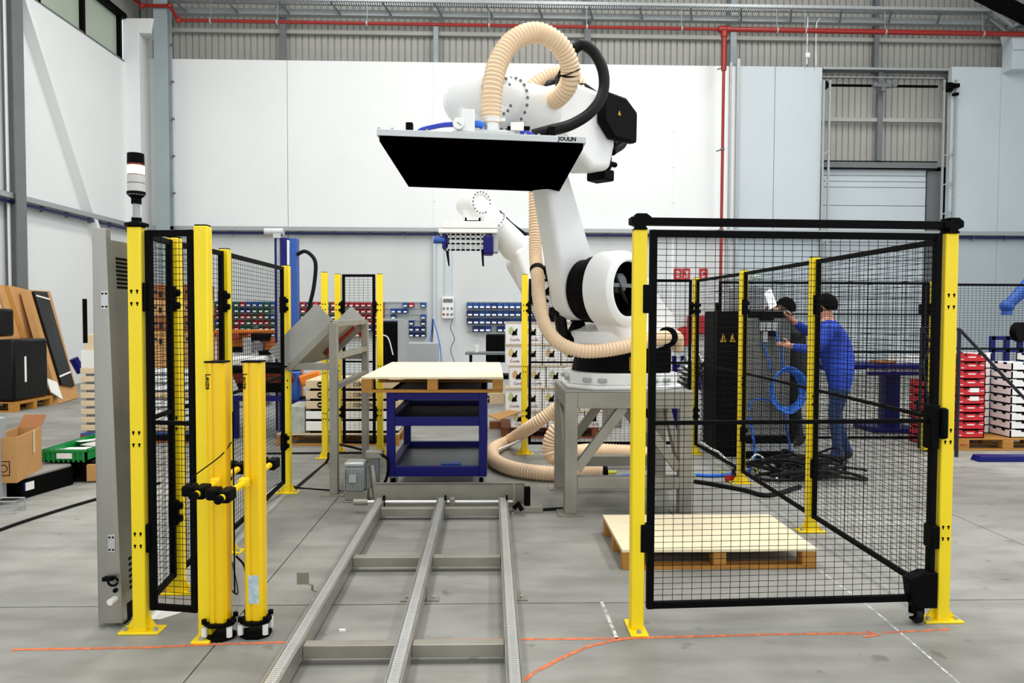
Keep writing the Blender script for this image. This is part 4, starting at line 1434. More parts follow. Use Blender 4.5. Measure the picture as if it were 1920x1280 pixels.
# ---- vacuum gripper plate
gx, gy0, gy1, gz = -.055, 4.40, 5.97, 2.60
t = thing('vacuum_gripper', 'flat rectangular vacuum gripper plate with black foam underside held by the robot', 'gripper', (gx, (gy0 + gy1) / 2, gz))
til = Matrix.Translation((gx, 0, gz)) @ Matrix.Rotation(rad(1.6), 4, 'Y') @ Matrix.Translation((-gx, 0, -gz))
MB().bb(gx - .61, gx + .61, gy0, gy1, gz + .002, gz + .04, til).build('aluminium_body', ALU, t, bevel=.002)
MB().bb(gx - .595, gx + .595, gy0 + .004, gy1 - .01, gz - .03, gz + .002, til).build('foam_pad', FOAM, t)
M2 = til @ facing((gx + .5, gy0 - .0005, gz + .022))
text('JOULIN', .032, M2, BLK, 'lettering', t, ext=.0005, bold=.0014)
yb0 = 4.75
MB().bb(-.235, .145, yb0 - .13, yb0 + .15, gz + .04, gz + .105).build('valve_box', ALU, t, bevel=.004)
MB().bb(-.18, .11, yb0 - .09, yb0 + .1, gz + .105, gz + .122).build('valve_lid', ALU, t, bevel=.003)
hq = at(921, 240, yb0)
MB().lathe([(.056, gz + .12), (.056, gz + .2)], Matrix.Translation((hq.x, yb0, 0)), 28).build('hose_socket', CHROME, t)
MB().lathe([(.066, gz + .185), (.066, gz + .215)], Matrix.Translation((hq.x, yb0, 0)), 28).bb(hq.x + .05, hq.x + .09, yb0 - .03, yb0, gz + .19, gz + .212).build('hose_clamp', CHROME, t)
q = at(859.5, 231, yb0 - .15)
g_ = MB().cyl(q, q + V((0, .04, 0)), .036, n=24).build('gauge_body', CHROME, t, bevel=.003)
MB().cyl(q + V((0, -.001, 0)), q + V((0, .004, 0)), .03, n=24).build('dial', PAPER, g_)
MB().bar(q + V((-.008, -.003, .006)), q + V((.018, -.003, -.012)), .002, .004, up=(0, -1, 0)).build('pointer', BLK, g_)
q2 = at(878, 226, yb0 - .08)
MB().bb(q2.x - .04, q2.x + .04, q2.y - .04, q2.y + .05, gz + .1, q2.z + .06).build('filter_block', WHT, t, bevel=.006)
cable(MB(), [at(849, 233, yb0 - .13), at(825, 235, yb0 - .1), at(795, 242, yb0 - .05), at(782, 250, yb0 - .02)], .016, 10).build('blue_air_tube', BLUEP, t)
cable(MB(), [at(884, 233, yb0 - .05), at(898, 233, yb0 - .06), at(905, 236, yb0 - .05)], .022, 10).build('blue_air_tube', BLUEC, t)
for px, wd in ((768, .044), (1034, .044)):
    q = at(px, 252, yb0 + .12)
    MB().bb(q.x - wd / 2, q.x + wd / 2, q.y - .03, q.y + .03, gz + .02, at(px, 231 if px < 900 else 239, yb0 + .12).z).build('black_stop', BLK, t, bevel=.003)
mb = MB().bb(.14, .26, yb0 - .08, yb0 - .02, gz + .04, gz + .1).bb(.1, .24, yb0 - .1, yb0 - .06, gz + .125, gz + .145)
mb.build('sensor_valve', BLK, t, bevel=.005)
MB().bb(.12, .2, yb0 - .13, yb0 - .09, gz + .11, gz + .16).build('vacuum_switch', PAPER, t, bevel=.003)
cable(MB(), [at(975, 250, yb0 - .1), at(990, 249, yb0 - .1), at(1000, 255, yb0 - .08)], .014, 8).build('blue_air_tube', BLUEP, t)
mb = MB()
for px in (710, 735, 800, 985, 1010, 1060):
    q = til @ V((at(px, 255, gy0 + .02).x, gy0 + .02, gz + .04))
    mb.cyl(q, q + V((0, 0, .012)), .008, n=6)
mb.build('cap_screw', GALV, t)

# ---- ribbed suction hose
t = thing('suction_hose', 'thick cream ribbed suction hose arching over the robot arm from the gripper', 'hose', (hq.x, yb0, gz + .2))
HP = [(921, 232, yb0), (921, 200, yb0), (924, 160, yb0), (935, 115, yb0 + .03), (962, 77, yb0 + .08), (1005, 61, yb0 + .15), (1045, 80, yb0 + .22), (1067, 118, yb0 + .3), (1066, 158, yb0 + .38), (1045, 184, yb0 + .5), (1020, 196, yb0 + .7)]
ribbed(MB(), [at(*p) for p in HP], .068).build('hose', HOSE, t)
MB().tube([at(1046, 144, yb0 + .27), at(1066, 139, yb0 + .27), at(1088, 129, yb0 + .27)], .004, 6).build('cable_tie', BLK, t)
q = at(1060, 140, yb0 + .345)
dd = (at(1066, 158, yb0 + .38) - at(1067, 118, yb0 + .3)).normalized()
MB().lathe([(.069, -.006), (.071, -.003), (.071, .003), (.069, .006)], axis(at(1067, 138, yb0 + .34), at(1067, 138, yb0 + .34) + dd), 24, cap=False).build('cable_tie', BLK, t)
t = thing('suction_hose', 'shorter cream ribbed hose curling behind the hose arch on the robot wrist', 'hose', at(985, 190, 5.75))
ribbed(MB(), [at(990, 195, 5.75), at(1000, 168, 5.75), at(1030, 146, 5.75), (at(1062, 140, 5.75)), at(1080, 160, 5.8), at(1060, 190, 5.9)], .075).build('hose', HOSE, t)
t = thing('suction_hose', 'cream ribbed hose running down the robot upper arm and around its base', 'hose', at(1010, 560, 6.0))
HP = [(1003, 345, 6.55), (1003, 420, 6.5), (1004, 480, 6.4), (1008, 520, 6.15), (1011, 560, 5.98), (1020, 605, 5.85), (1045, 640, 5.75), (1085, 657, 5.7), (1130, 657, 5.68), (1180, 648, 5.7), (1215, 637, 5.8), (1248, 632, 6.0), (1268, 632, 6.3), (1270, 650, 6.6)]
ribbed(MB(), [at(*p) for p in HP], .056).build('hose', HOSE, t)
q0, q1 = at(1007, 504, 6.25), at(1009, 516, 6.18)
MB().lathe([(.063, 0), (.063, .05)], axis(q0, q1), 20).bb(q0.x, q0.x + .1, q0.y, q0.y + .06, q0.z - .03, q0.z + .02).build('hose_clamp', BLK, t)
q0, q1 = at(1250, 632, 6.0), at(1256, 632, 6.08)
MB().lathe([(.06, 0), (.085, .005), (.085, .03), (.06, .035)], axis(q0, q1), 20).build('hose_clamp', BLK, t)
# black dress pack hose arching over
t = thing('cable_hose', 'thick black cable hose arching from the robot arm behind the cream hose to the gripper', 'hose', at(1130, 150, 5.2))
cable(MB(), [at(1076, 92, 5.1), at(1092, 84, 5.1), at(1115, 100, 5.1), at(1131, 135, 5.08), at(1130, 175, 5.05), at(1108, 210, 5.0), at(1070, 234, 4.95), at(1030, 245, 4.9), at(1000, 253, 4.88)], .037, 14, 10).build('hose', RUB, t)
cable(MB(), [at(1076, 92, 5.1), at(1065, 120, 5.2), at(1052, 150, 5.3), at(1050, 180, 5.45)], .037, 14, 8).build('hose_tail', RUB, t)

# ---- hose lying on the floor behind the stand
t = thing('floor_hose', 'cream ribbed hose lying in a wide loop on the floor left of the robot stand', 'hose', fl(940, 860, .07))
pts = [at(1075, 745, 7.9), at(1040, 768, 8.0), at(995, 800, 8.1), fl(955, 826, .09), fl(925, 842, .075), fl(927, 862, .075), fl(960, 878, .075), fl(1010, 886, .075), fl(1055, 888, .075), fl(1110, 888, .075), fl(1132, 888, .08)]
ribbed(MB(), pts, .075, pitch=.03).build('hose', HOSE, t)
q = fl(1128, 888, .08)
MB().lathe([(.084, 0), (.084, .03)], axis(pts[-1], pts[-1] + V((1, 0, 0))), 18).build('end_collar', BLK, t)
t = thing('floor_hose', 'cream ribbed hose looping upright behind the front left leg of the robot stand', 'hose', fl(1040, 860, .08))
ribbed(MB(), [at(1062, 792, 7.3), at(1040, 812, 7.3), at(1032, 838, 7.3), at(1040, 856, 7.3), at(1075, 850, 7.45), at(1120, 846, 7.6), at(1190, 850, 7.6), at(1225, 856, 7.6)], .085, pitch=.03).build('hose', HOSE, t)

# ---- second robot in the background
base2 = V((1.35, 10.9, .5))
d2 = (-.8, -.6)
rob2, P2, F2 = make_robot('smaller looking white robot behind the main robot reaching left with a pick gripper', base2, d2, (.35, 1.0), (1.12, 1.78), (2.0, 2.5), flange_down=.22, detail=False)
MB().bb(base2.x - .5, base2.x + .5, base2.y - .5, base2.y + .5, 0, .5).build('pedestal', STEELD, rob2, bevel=.01)
w2 = P2(2.0, .03, 2.5)
yg = w2.y
t = thing('pick_gripper', 'grey slotted gripper box with blue drives and black prongs held by the rear robot', 'gripper', V((w2.x, yg, w2.z - .3)))


def gq(px, py, dy=0):
    return at(px, py, yg + dy)


a, b = gq(827, 414, -.25), gq(933, 428, -.25)
MB().bb(a.x, b.x, yg - .25, yg + .3, b.z, a.z).build('top_box', WHT, t, bevel=.008)
a, b = gq(822, 428, -.25), gq(933, 437, -.25)
MB().bb(a.x, b.x, yg - .25, yg + .3, b.z, a.z).build('white_beam', WHT, t, bevel=.01)
for py0, py1 in ((438, 449), (455, 470)):
    a, b = gq(840, py0, -.22), gq(906, py1, -.22)
    n = 7
    for i in range(n + 1):
        xx = a.x + (b.x - a.x) * i / n
        MB().bb(xx - .022, xx + .022, yg - .22, yg - .2, b.z, a.z).build('slot_rib', GALV, t)
    MB().bb(a.x, b.x, yg - .22, yg - .2, a.z - .02, a.z).bb(a.x, b.x, yg - .22, yg - .2, b.z, b.z + .02).build('slot_frame', GALV, t)
a, b = gq(842, 450, -.2), gq(905, 455, -.2)
MB().bb(a.x, b.x, yg - .2, yg - .17, b.z, a.z).build('label_strip', WHT, t)
a, b = gq(906, 441, -.24), gq(925, 476, -.24)
MB().bb(a.x, b.x, yg - .24, yg + .1, b.z, a.z).build('blue_drive', BLUE, t, bevel=.02)
a, b = gq(923, 437, -.2), gq(934, 472, -.2)
MB().bb(a.x, b.x, yg - .2, yg + .1, b.z, a.z).build('end_plate', GALV, t, bevel=.004)
a, b = gq(829, 438, -.22), gq(841, 466, -.22)
MB().bb(a.x, b.x, yg - .22, yg + .1, b.z, a.z).build('blue_end_block', BLUE, t, bevel=.01)
q = gq(822, 450, -.18)
MB().cyl(q + V((-.06, 0, 0)), q + V((.08, 0, 0)), .045, n=14).build('blue_cylinder', BLUEM, t)
a, b = gq(838, 465, -.2), gq(842, 499, -.2)
MB().cyl(a, b, .022, .008, n=8).build('prong', BLK, t)
a, b = gq(904, 462, -.2), gq(906, 499, -.2)
MB().cyl(a, b, .016, .012, n=8).build('prong', BLK, t)
MB().bb(w2.x - .1, w2.x + .1, yg - .1, yg + .1, gq(880, 416, 0).z - .02, w2.z - .18).build('tool_mount', BLK, t, bevel=.01)
t = tag(cable(MB(), [gq(917, 415, .1), gq(918, 402, .1), gq(925, 394, .15), gq(938, 400, .25), gq(958, 420, .4), gq(985, 440, .6)], .03, 10).build('cable_hose', RUB), 'black cable hose curving from the rear robot gripper to its arm', 'hose')
# ================================================================== stacked goods
def carton(x0, x1, y0, y1, z0, z1, m, label, cat='box', group=None, name='carton', strip=None):
    t = thing(name, label, cat, ((x0 + x1) / 2, (y0 + y1) / 2, z0), group)
    MB().bb(x0, x1, y0, y1, z0, z1).build('body', m, t, bevel=.006)
    return t


PRT = [mat('pale_green_print', '#b9c48f', .6, var=.05), mat('pale_yellow_print', '#d8c37e', .6, var=.05), mat('pale_orange_print', '#d3a877', .6, var=.05)]
# printed fruit boxes on a pallet, behind the robot
YB = 9.5
k = YB / FPX
fx0 = at(948, 700, YB).x
pt = pallet(fx0 - .05, fx0 + 1.2, YB, YB + .8, 0, 'wooden pallet under the stacked printed fruit boxes', name='wooden_pallet', ply=False, hd=.14, wood=WOODD)
tops = [603, 645, 685, 727, 770, 809]
zz = [at(960, p, YB).z for p in tops]
zz[-1] = .14
for r in range(5):
    z1, z0 = zz[r], zz[r + 1]
    off = (0, 0, .05, .0, .07)[r]
    for c in range(5):
        x0 = fx0 + off + c * .238
        lab = 'white printed fruit box, %s from left in the %s layer from the top' % (ORD[c], ORD[r])
        t = carton(x0, x0 + .225, YB + .01 * ((r + c) % 2), YB + .4, z0, z1 - .012, WHTC, lab, group='printed fruit boxes')
        MB().bb(x0 - .004, x0 + .229, YB - .008, YB + .41, z1 - .012, z1 - .002).build('tray_rim', CARDP, t)
        yf = YB + .01 * ((r + c) % 2) - .002
        h = z1 - z0
        M = frame((x0 + .07, yf, z0 + h * .62), (1, 0, 0), (0, 0, 1), (0, -1, 0))
        MB().prism([(.035 * math.cos(a) * (1 - .35 * math.sin(a)), .05 * math.sin(a)) for a in [i * math.pi / 6 for i in range(12)]], M, 0, .002).build('yellow_print', PRT[(r + 2 * c) % 3], t)
        mb = MB().prism([(.0, -.01), (.02, .035), (.035, .02), (.05, .05), (.07, .06), (.06, .0), (.07, -.025), (.0, -.03)], frame((x0 + .08, yf - .002, z0 + h * .5), (1, 0, 0), (0, 0, 1), (0, -1, 0)), 0, .002)
        mb.build('black_print', BLK, t)
        text('Confe', .05, frame((x0 + .115, yf - .001, z0 + h * .2), (1, 0, 0), (0, 0, 1), (0, -1, 0)), mat('plum_print', '#8d4666', .6, var=0) if 'plum_print' not in MATS else MATS['plum_print'], 'lettering', t, ext=.001)
t = thing('corner_carton', 'torn brown cardboard flap sticking out left of the printed fruit boxes', 'carton flap', at(932, 770, YB - .05))
q = [at(915, 778, YB - .05), at(955, 768, YB - .02), at(975, 772, YB - .02), at(935, 787, YB - .1)]
MB().add([*q, *[p + V((0, .02, -.012)) for p in q]], [[0, 1, 2, 3], [7, 6, 5, 4], [0, 4, 5, 1], [1, 5, 6, 2], [2, 6, 7, 3], [3, 7, 4, 0]]).build('flap', CARD, t)
q = at(932, 745, YB + .3)
t = carton(q.x - .1, q.x + .1, YB + .3, YB + .6, .4, q.z + .06, CARDP, 'small patterned carton beside the printed fruit boxes')
MB().bb(q.x - .1, q.x + .1, YB + .8, YB + .9, 0, .1).build('base', CARDD, t)

# flat cartons on a pallet behind the chute
YC = 9.0
x0, x1 = at(573, 750, YC).x, at(748, 750, YC).x
lay = [(713, 730, CARD), (733, 748, CARD), (752, 768, CARD), (771, 786, WHTC), (790, 806, WHTC)]
zb_ = at(650, 812, YC).z
pallet(at(520, 820, YC).x, x1, YC - .03, YC + 1.0, 0, 'wooden pallet carrying the flat cartons behind the chute', ply=False, hd=zb_ + .0, wood=WOOD, top=CARDP)
zprev = zb_
for i, (pa, pb, m) in reversed(list(enumerate(lay))):
    za = at(650, pa, YC).z
    t = carton(x0, x1, YC, YC + .8, zprev + .03, za, CARDP if m is CARD else m, '%s flat carton, %s from the top of the stack behind the chute' % ('kraft' if m is CARD else 'white', ORD[i]), group='flat cartons behind the chute', name='flat_carton')
    MB().bb(x0 + .05, x1 - .02, YC + .02, YC + .78, zprev, zprev + .03).build('spacer', BLK, t)
    if i < 3:
        zc = (za + zprev + .03) / 2
        c = at(600, 700, YC)
        MB().cyl((c.x, YC - .003, zc), (c.x, YC, zc), .035, n=20).build('round_mark', BLK, t)
        MB().bb(c.x - .02, c.x + .02, YC - .006, YC - .003, zc - .008, zc + .008).build('round_mark_bar', CARDP, t)
        text('00', .06, facing((at(644, 700, YC).x, YC - .002, zc)), BLK, 'lettering', t)
        text('1200', .065, facing((at(671, 700, YC).x, YC - .002, zc)), BLK, 'lettering', t)
        text('00x', .06, facing((at(694, 700, YC).x, YC - .002, zc)), BLK, 'lettering', t)
    zprev = za
q0, q1 = at(537, 762, 8.95), at(571, 811, 8.95)
carton(q0.x, x0 - .01, 8.98, 9.5, zb_, q0.z, mat('grey_speckled_board', '#b4b8ae', .7, c2='#98a094', sc=14), 'grey speckled block on the left of the flat cartons pallet')

# red and white produce crates on the right
YR = 8.6
rx0, rx1 = at(1797, 700, YR).x, at(1848, 700, YR).x
zt_, zb_ = at(1822, 663, YR).z, .145
pallet(rx0 + .01, rx0 + 1.2, YR - .02, YR + .8, 0, 'wooden pallet under the red and white produce crates', ply=False, hd=.145, bw=(.13, .13, .13))
text('MRC', .05, facing((rx0 + .075, YR - .022, .065)), REDS, 'stamp', bpy.data.objects[[o.name for o in bpy.data.objects if o.name.startswith('wooden_pallet') and o.parent is None][-1]])
nr = 10


def crate(xa, xb, ya, yb, z0, h, m, label, red, group):
    t = thing('produce_crate', label, 'crate', ((xa + xb) / 2, (ya + yb) / 2, z0), group)
    mb = MB().bb(xa, xb, ya, ya + .012, z0 + .0, z0 + h * .9).bb(xa, xb, yb - .012, yb, z0, z0 + h * .9).bb(xa, xa + .012, ya, yb, z0, z0 + h * .9).bb(xb - .012, xb, ya, yb, z0, z0 + h * .9).bb(xa, xb, ya, yb, z0, z0 + .012)
    for x in (xa, xb - .06):
        mb.bb(x, x + .06, ya, ya + .02, z0 + h * .9, z0 + h)
    mb.build('tray', m, t)
    w_ = xb - xa
    if red:
        MB().bb(xa + w_ * .35, xa + w_ * .62, ya - .002, ya, z0 + h * .55, z0 + h * .68).bb(xa + w_ * .05, xa + w_ * .18, ya - .002, ya, z0 + h * .3, z0 + h * .38).bb(xa + w_ * .8, xa + w_ * .95, ya - .002, ya, z0 + h * .6, z0 + h * .68).build('white_print', PAPER, t)
        MB().bb(xa + w_ * .2, xa + w_ * .3, ya - .002, ya, z0 + h * .75, z0 + h * .95).bb(xa + w_ * .68, xa + w_ * .78, ya - .002, ya, z0 + h * .75, z0 + h * .95).build('hand_hole', DARKC, t)
    else:
        MB().bb(xa + w_ * .44, xa + w_ * .62, ya - .002, ya, z0 + h * .72, z0 + h * .97).build('hand_hole', BLK, t)
        for q in (.3, .7):
            MB().bb(xa - .002, xa, ya + (yb - ya) * q - .03, ya + (yb - ya) * q + .03, z0 + h * .72, z0 + h * .97).build('hand_hole', BLK, t)
    return t


hh = (zt_ - zb_) / nr
for i in range(nr):
    crate(rx0 + .004 * (i % 3), rx1 + .004 * (i % 2), YR, YR + .38, zb_ + i * hh, hh - .002, REDC, 'red produce crate, %s from the bottom of the stack on the right pallet' % ORD[i], True, 'red produce crates')
for i in (4, 5):
    z = zb_ + i * hh + .045
    t = MB().bb(rx0 + .14, rx0 + .25, YR - .006, YR - .002, z, z + .05).build('crate_label', PAPER)
    tag(t, 'white paper label stuck on the %s red crate from the bottom' % ORD[i], 'label')
    t['group'] = 'paper labels on red crates'
for i in range(8):
    xa = at(1737, 700, 8.95).x
    crate(xa, xa + .38, 8.95, 9.3, .0 + i * hh, hh - .002, REDC, 'red produce crate, %s from the floor in the stack behind the gate post' % ORD[i], True, 'red produce crates')
for j, (dx, dy) in enumerate(((.01, .36), (.33, .02), (.66, .01))):
    for i in range(nr - (1 if j == 1 else 0)):
        xa = rx1 + dx
        m = PINK if (j == 1 and False) else WHTC
        crate(xa, xa + .3, YR + dy, YR + dy + .4, zb_ + i * hh, hh - .002, m, 'white produce crate, %s from bottom of the %s white stack beside the red crates' % (ORD[i], ORD[j]), False, 'white produce crates')
a = fl(1835, 866)
t = MB().prism([(a.x, 0), (a.x + .03, .06), (a.x + 1.4, .06), (a.x + 1.4, 0)], frame((0, a.y, 0), (1, 0, 0), (0, 0, 1), (0, -1, 0)), -.15, 0).build('blue_beam', BLUE, bevel=.006)
tag(t, 'flat dark blue steel beam lying on the floor in front of the crate pallet', 'beam')

# railing and blue steelwork at the right
t = thing('handrail', 'dark handrail sloping down to the right in front of the crates', 'handrail', at(1800, 640, 8.2))
YH = 8.2
A, B, Cc = at(1786, 617, YH), at(1799, 617, YH), at(1935, 762, YH)
MB().tube([A, B, Cc], .018, 8).build('rail', DARKC, t)
MB().cyl(B, (B.x, YH, 0), .02, n=8).build('post', DARKC, t)
MB().tube([at(1786, 660, YH), at(1799, 690, YH)], .014, 8).build('brace', DARKC, t)
MB().tube([at(1799, 740, YH), at(1786, 765, YH)], .014, 8).build('brace', DARKC, t)
A2_, B2_ = at(1728, 614, YH + .3), at(1752, 616, YH + .3)
t = thing('handrail', 'dark handrail frame beside the far yellow post behind the gate', 'handrail', A2_)
MB().tube([A2_ + V((0, 0, -1.4)), A2_, B2_ + V((.1, 0, 0))], .018, 8).build('rail', DARKC, t)
MB().tube([A2_, at(1748, 645, YH + .3), at(1730, 680, YH + .3), at(1742, 760, YH + .3)], .014, 8).build('brace', DARKC, t)
YF_ = 10.5
t = thing('blue_steelwork', 'dark blue open steel frame standing behind the white crates', 'frame', at(1890, 640, YF_))
a, b = at(1860, 630, YF_), at(1985, 656, YF_)
for px in (1863, 1890, 1915, 1940):
    q = at(px, 640, YF_)
    MB().bb(q.x - .03, q.x + .03, YF_, YF_ + .06, 0, a.z).build('upright', BLUE, t)
MB().bb(a.x, b.x, YF_, YF_ + .06, a.z - .05, a.z).build('top_bar', BLUE, t)
MB().bb(a.x, b.x, YF_, YF_ + .06, b.z - .03, b.z + .03).build('lower_bar', BLUE, t)
MB().lathe([(.05, -.05), (.14, -.05), (.14, .05), (.05, .05)], axis(at(1912, 622, YF_), at(1912, 622, YF_) + V((.3, -1, 0))), 18).build('black_reel', BLK, t)
t = thing('blue_robot', 'blue robot arm reaching down at the right edge of the picture', 'robot', at(1930, 520, 10.9))
p0, p1 = at(1950, 512, 10.9), at(1888, 574, 10.9)
MB().cyl(p0, p1, .12, .07, n=16).build('forearm', BLUEM, t)
MB().ball(p1, .1, 14, 8).build('wrist', BLUEM, t)
MB().cyl(p1, p1 + V((-.0, 0, -.13)), .06, .08, n=14).build('tool_flange', BLUEM, t)
MB().cyl(p0, p0 + V((.5, .2, .25)), .13, .2, n=16).build('elbow', BLUEM, t)
MB().cyl(p0 + V((.5, .2, .25)), p0 + V((.9, .3, -.8)), .2, .22, n=16).bb(p0.x + .6, p0.x + 1.2, 10.9, 11.5, 0, 1.4).build('column', BLUEM, t)
# long blue bench behind the workers
YW = 9.9
t = thing('blue_bench', 'long dark blue workbench behind the workers with boxes on it', 'bench', at(1660, 700, YW))
a, b = at(1590, 684, YW), at(1740, 704, YW)
MB().bb(a.x - 1.2, b.x, YW, YW + .7, at(1660, 692, YW).z, at(1660, 683, YW).z).build('bench_top', BLUE, t, bevel=.01)
a2 = at(1630, 700, YW - .1)
MB().bb(a2.x, b.x, YW - .1, YW - .04, at(1660, 703, YW - .1).z, at(1660, 697, YW - .1).z).build('front_rail', BLUE, t)
MB().bb(a2.x, b.x, YW - .1, YW - .04, at(1660, 691, YW - .1).z, at(1660, 686, YW - .1).z).build('front_rail', BLUE, t)
MB().bb(a2.x, b.x, YW - .06, YW - .04, at(1660, 698, YW - .1).z, at(1660, 690, YW - .1).z).build('white_panel', WHT, t)
q = at(1690, 700, YW)
MB().bb(q.x - .1, q.x + .1, YW + .2, YW + .4, 0, at(1690, 700, YW).z).build('pedestal', BLUE, t, bevel=.01)
MB().bb(q.x - .35, q.x + .3, YW + .0, YW + .6, 0, .06).build('foot', BLUE, t, bevel=.01)
MB().bb(q.x - 2.2, q.x - 2.1, YW + .2, YW + .4, 0, at(1690, 700, YW).z).build('pedestal', BLUE, t)
q = at(1715, 676, YW)
carton(q.x - .15, q.x + .2, YW + .1, YW + .4, at(1660, 683, YW).z, q.z + .05, PAPER, 'white parts box on the right end of the blue bench')
q = at(1672, 678, YW)
carton(q.x - .1, q.x + .12, YW + .1, YW + .4, at(1660, 683, YW).z, q.z, CARDD, 'brown parts box in the middle of the blue bench')
# blue perforated machine plate and foil drum behind the stand
YM = 9.6
t = thing('blue_machine_frame', 'dark blue perforated steel machine side behind the robot stand', 'machine', at(1310, 700, YM))
a, b = at(1262, 683, YM), at(1362, 730, YM)
MB().bb(a.x, b.x, YM, YM + .05, b.z, a.z).build('side_plate', BLUE, t)
for px in (1265, 1281, 1299, 1318):
    q = at(px, 670, YM)
    MB().bb(q.x - .025, q.x + .025, YM, YM + .05, a.z, at(px, 667, YM).z).build('tooth', BLUE, t)
for px in (1270, 1350):
    q = at(px, 700, YM)
    MB().bb(q.x - .06, q.x + .06, YM + .05, YM + .15, 0, b.z).build('leg', BLUE, t)
q = at(1312, 740, 9.0)
t = thing('foil_drum', 'crumpled silver foil wrapped duct behind the yellow back corner post', 'duct', (q.x, 9.0, 0))
ribbed(MB(), [(q.x - .18, 9.1, 0.72), (q.x - .1, 9.05, .98), (q.x + .02, 9.0, 1.0), (q.x + .12, 9.0, .8), (q.x + .14, 9.0, .3), (q.x + .14, 9.0, .02)], .13, pitch=.06, amp=.2).build('duct', FOIL, t)

# ================================================================== control cabinets and cables
YK = 8.2
a, b = at(1346, 583, YK), at(1392, 836, YK)
t = thing('control_cabinet', 'tall black control cabinet with yellow warning triangles behind the mesh', 'cabinet', ((a.x + b.x) / 2, YK, 0))
MB().bb(a.x, b.x + .0, YK, YK + .5, .1, a.z).build('body', BLK, t, bevel=.01)
MB().bb(a.x + .02, b.x - .02, YK + .03, YK + .45, 0, .1).build('plinth', BLK, t)
for px in (1356, 1373):
    q = at(px, 636, YK)
    MB().prism([(-.035, -.03), (.035, -.03), (0, .075)], frame((q.x, YK - .004, q.z), (1, 0, 0), (0, 0, 1), (0, -1, 0)), 0, .004).build('warning_triangle', OLIVE, t)
a, b = at(1399, 583, YK - .1), at(1480, 812, YK - .1)
t = thing('control_cabinet', 'grey ribbed control cabinet with fittings, in front of the two workers', 'cabinet', ((a.x + b.x) / 2, YK, 0))
zb_ = at(1440, 828, YK).z
MB().bb(a.x, b.x, YK - .08, YK + .4, .25, a.z - .06).build('body', GREYF, t)
n = 22
for i in range(n):
    xx = a.x + (b.x - a.x) * (i + .5) / n
    MB().bb(xx - .006, xx + .006, YK - .1, YK - .08, .3, a.z - .1).build('rib', GREYF, t)
MB().bb(a.x - .02, b.x - .05, YK - .11, YK + .42, a.z - .07, a.z - .0).build('top_cover', BLK, t, bevel=.01)
MB().bb(a.x - .02, b.x + .05, YK - .1, YK + .42, .02, .26).build('base_drawer', BLK, t, bevel=.01)
z0, z1 = at(1440, 845, YK - .12).z, at(1440, 832, YK - .12).z
MB().bb(a.x, b.x + .04, YK - .13, YK - .1, z0, z1).build('vent_strip', GALV, t)
q0, q1 = at(1424, 603, YK - .12), at(1456, 620, YK - .12)
for i in range(3):
    xx = q0.x + (q1.x - q0.x) * i / 3
    MB().bb(xx, xx + .055, YK - .16, YK - .1, q1.z, q0.z).build('contactor', GALV, t, bevel=.004)
q0, q1 = at(1429, 621, YK - .12), at(1438, 641, YK - .12)
MB().bb(q0.x, q1.x, YK - .15, YK - .1, q1.z, q0.z).build('relay', GALV, t, bevel=.004)
MB().bb(q1.x + .02, q1.x + .1, YK - .15, YK - .1, q0.z - .05, q0.z).build('switch', BLK, t)
q0, q1 = at(1425, 592, YK - .12), at(1450, 600, YK - .12)
MB().bb(q0.x, q1.x, YK - .14, YK - .1, q1.z, q0.z).build('display', BLK, t)
# laptop, white enclosure
q = at(1450, 582, YK)
t = thing('tablet_computer', 'open tablet with a glowing white screen standing on the grey cabinet', 'tablet', (q.x, YK + .1, q.z))
q0, q1 = at(1437, 545, YK + .1), at(1452, 572, YK + .1)
MB().bar((q1.x - .01, YK + .1, q1.z - .02), (q0.x + .03, YK + .14, q0.z), .16, .02, up=(1, 0, 0)).build('screen', mat('lit_white_screen', '#ffffff', .5, var=0, emit=1.2), t)
q0, q1 = at(1434, 583, YK), at(1476, 580, YK)
MB().bb(q0.x, q1.x, YK - .05, YK + .25, q0.z - .005, q0.z + .012).build('keyboard_base', GALV, t)
q0, q1 = at(1376, 538, YK + .6), at(1432, 575, YK + .6)
t = thing('terminal_enclosure', 'pale grey terminal enclosure above the cabinets on the far side', 'enclosure', ((q0.x + q1.x) / 2, YK + .6, 0))
MB().bb(q0.x, q1.x, YK + .6, YK + .8, q1.z - .3, q0.z).build('box', GREYB, t, bevel=.01)
MB().bb((q0.x + q1.x) / 2 - .04, (q0.x + q1.x) / 2 + .04, YK + .65, YK + .75, 0, q1.z - .3).build('stand_post', GREYB, t)
# blue cable coil
q = at(1474, 730, YK - .2)
t = thing('cable_coil', 'bright blue cable coil hanging on the front of the grey cabinet', 'cable', q)
for i in range(5):
    rx, rz = .15 + .012 * i, .2 + .012 * i
    MB().tube([q + V((rx * math.cos(a), -.02 * i + .02 * math.sin(3 * a + i), rz * math.sin(a))) for a in [j * 2 * math.pi / 28 for j in range(29)]], .011, 8, cap=False).build('turn', BLUEC, t)
cable(MB(), [at(1470, 690, YK - .2), at(1462, 650, YK - .18), at(1455, 622, YK - .15)], .01).build('lead', BLUEC, t)
cable(MB(), [at(1447, 700, YK - .14), at(1437, 660, YK - .14), at(1428, 640, YK - .14)], .01).build('lead', BLUEC, t)
cable(MB(), [at(1468, 768, YK - .2), at(1472, 790, YK - .2), at(1480, 830, YK - .2), fl(1482, 880, .02)], .012).build('lead', BLUEM, t)
cable(MB(), [at(1404, 768, YK - .15), at(1412, 750, YK - .15), at(1440, 750, YK - .15), at(1465, 765, YK - .15)], .01).build('lead', BLUEC, t)
cable(MB(), [at(1405, 780, YK - .16), at(1412, 820, YK - .17), at(1416, 850, YK - .2), fl(1404, 885, .02)], .014).build('lead', BLUEC, t)
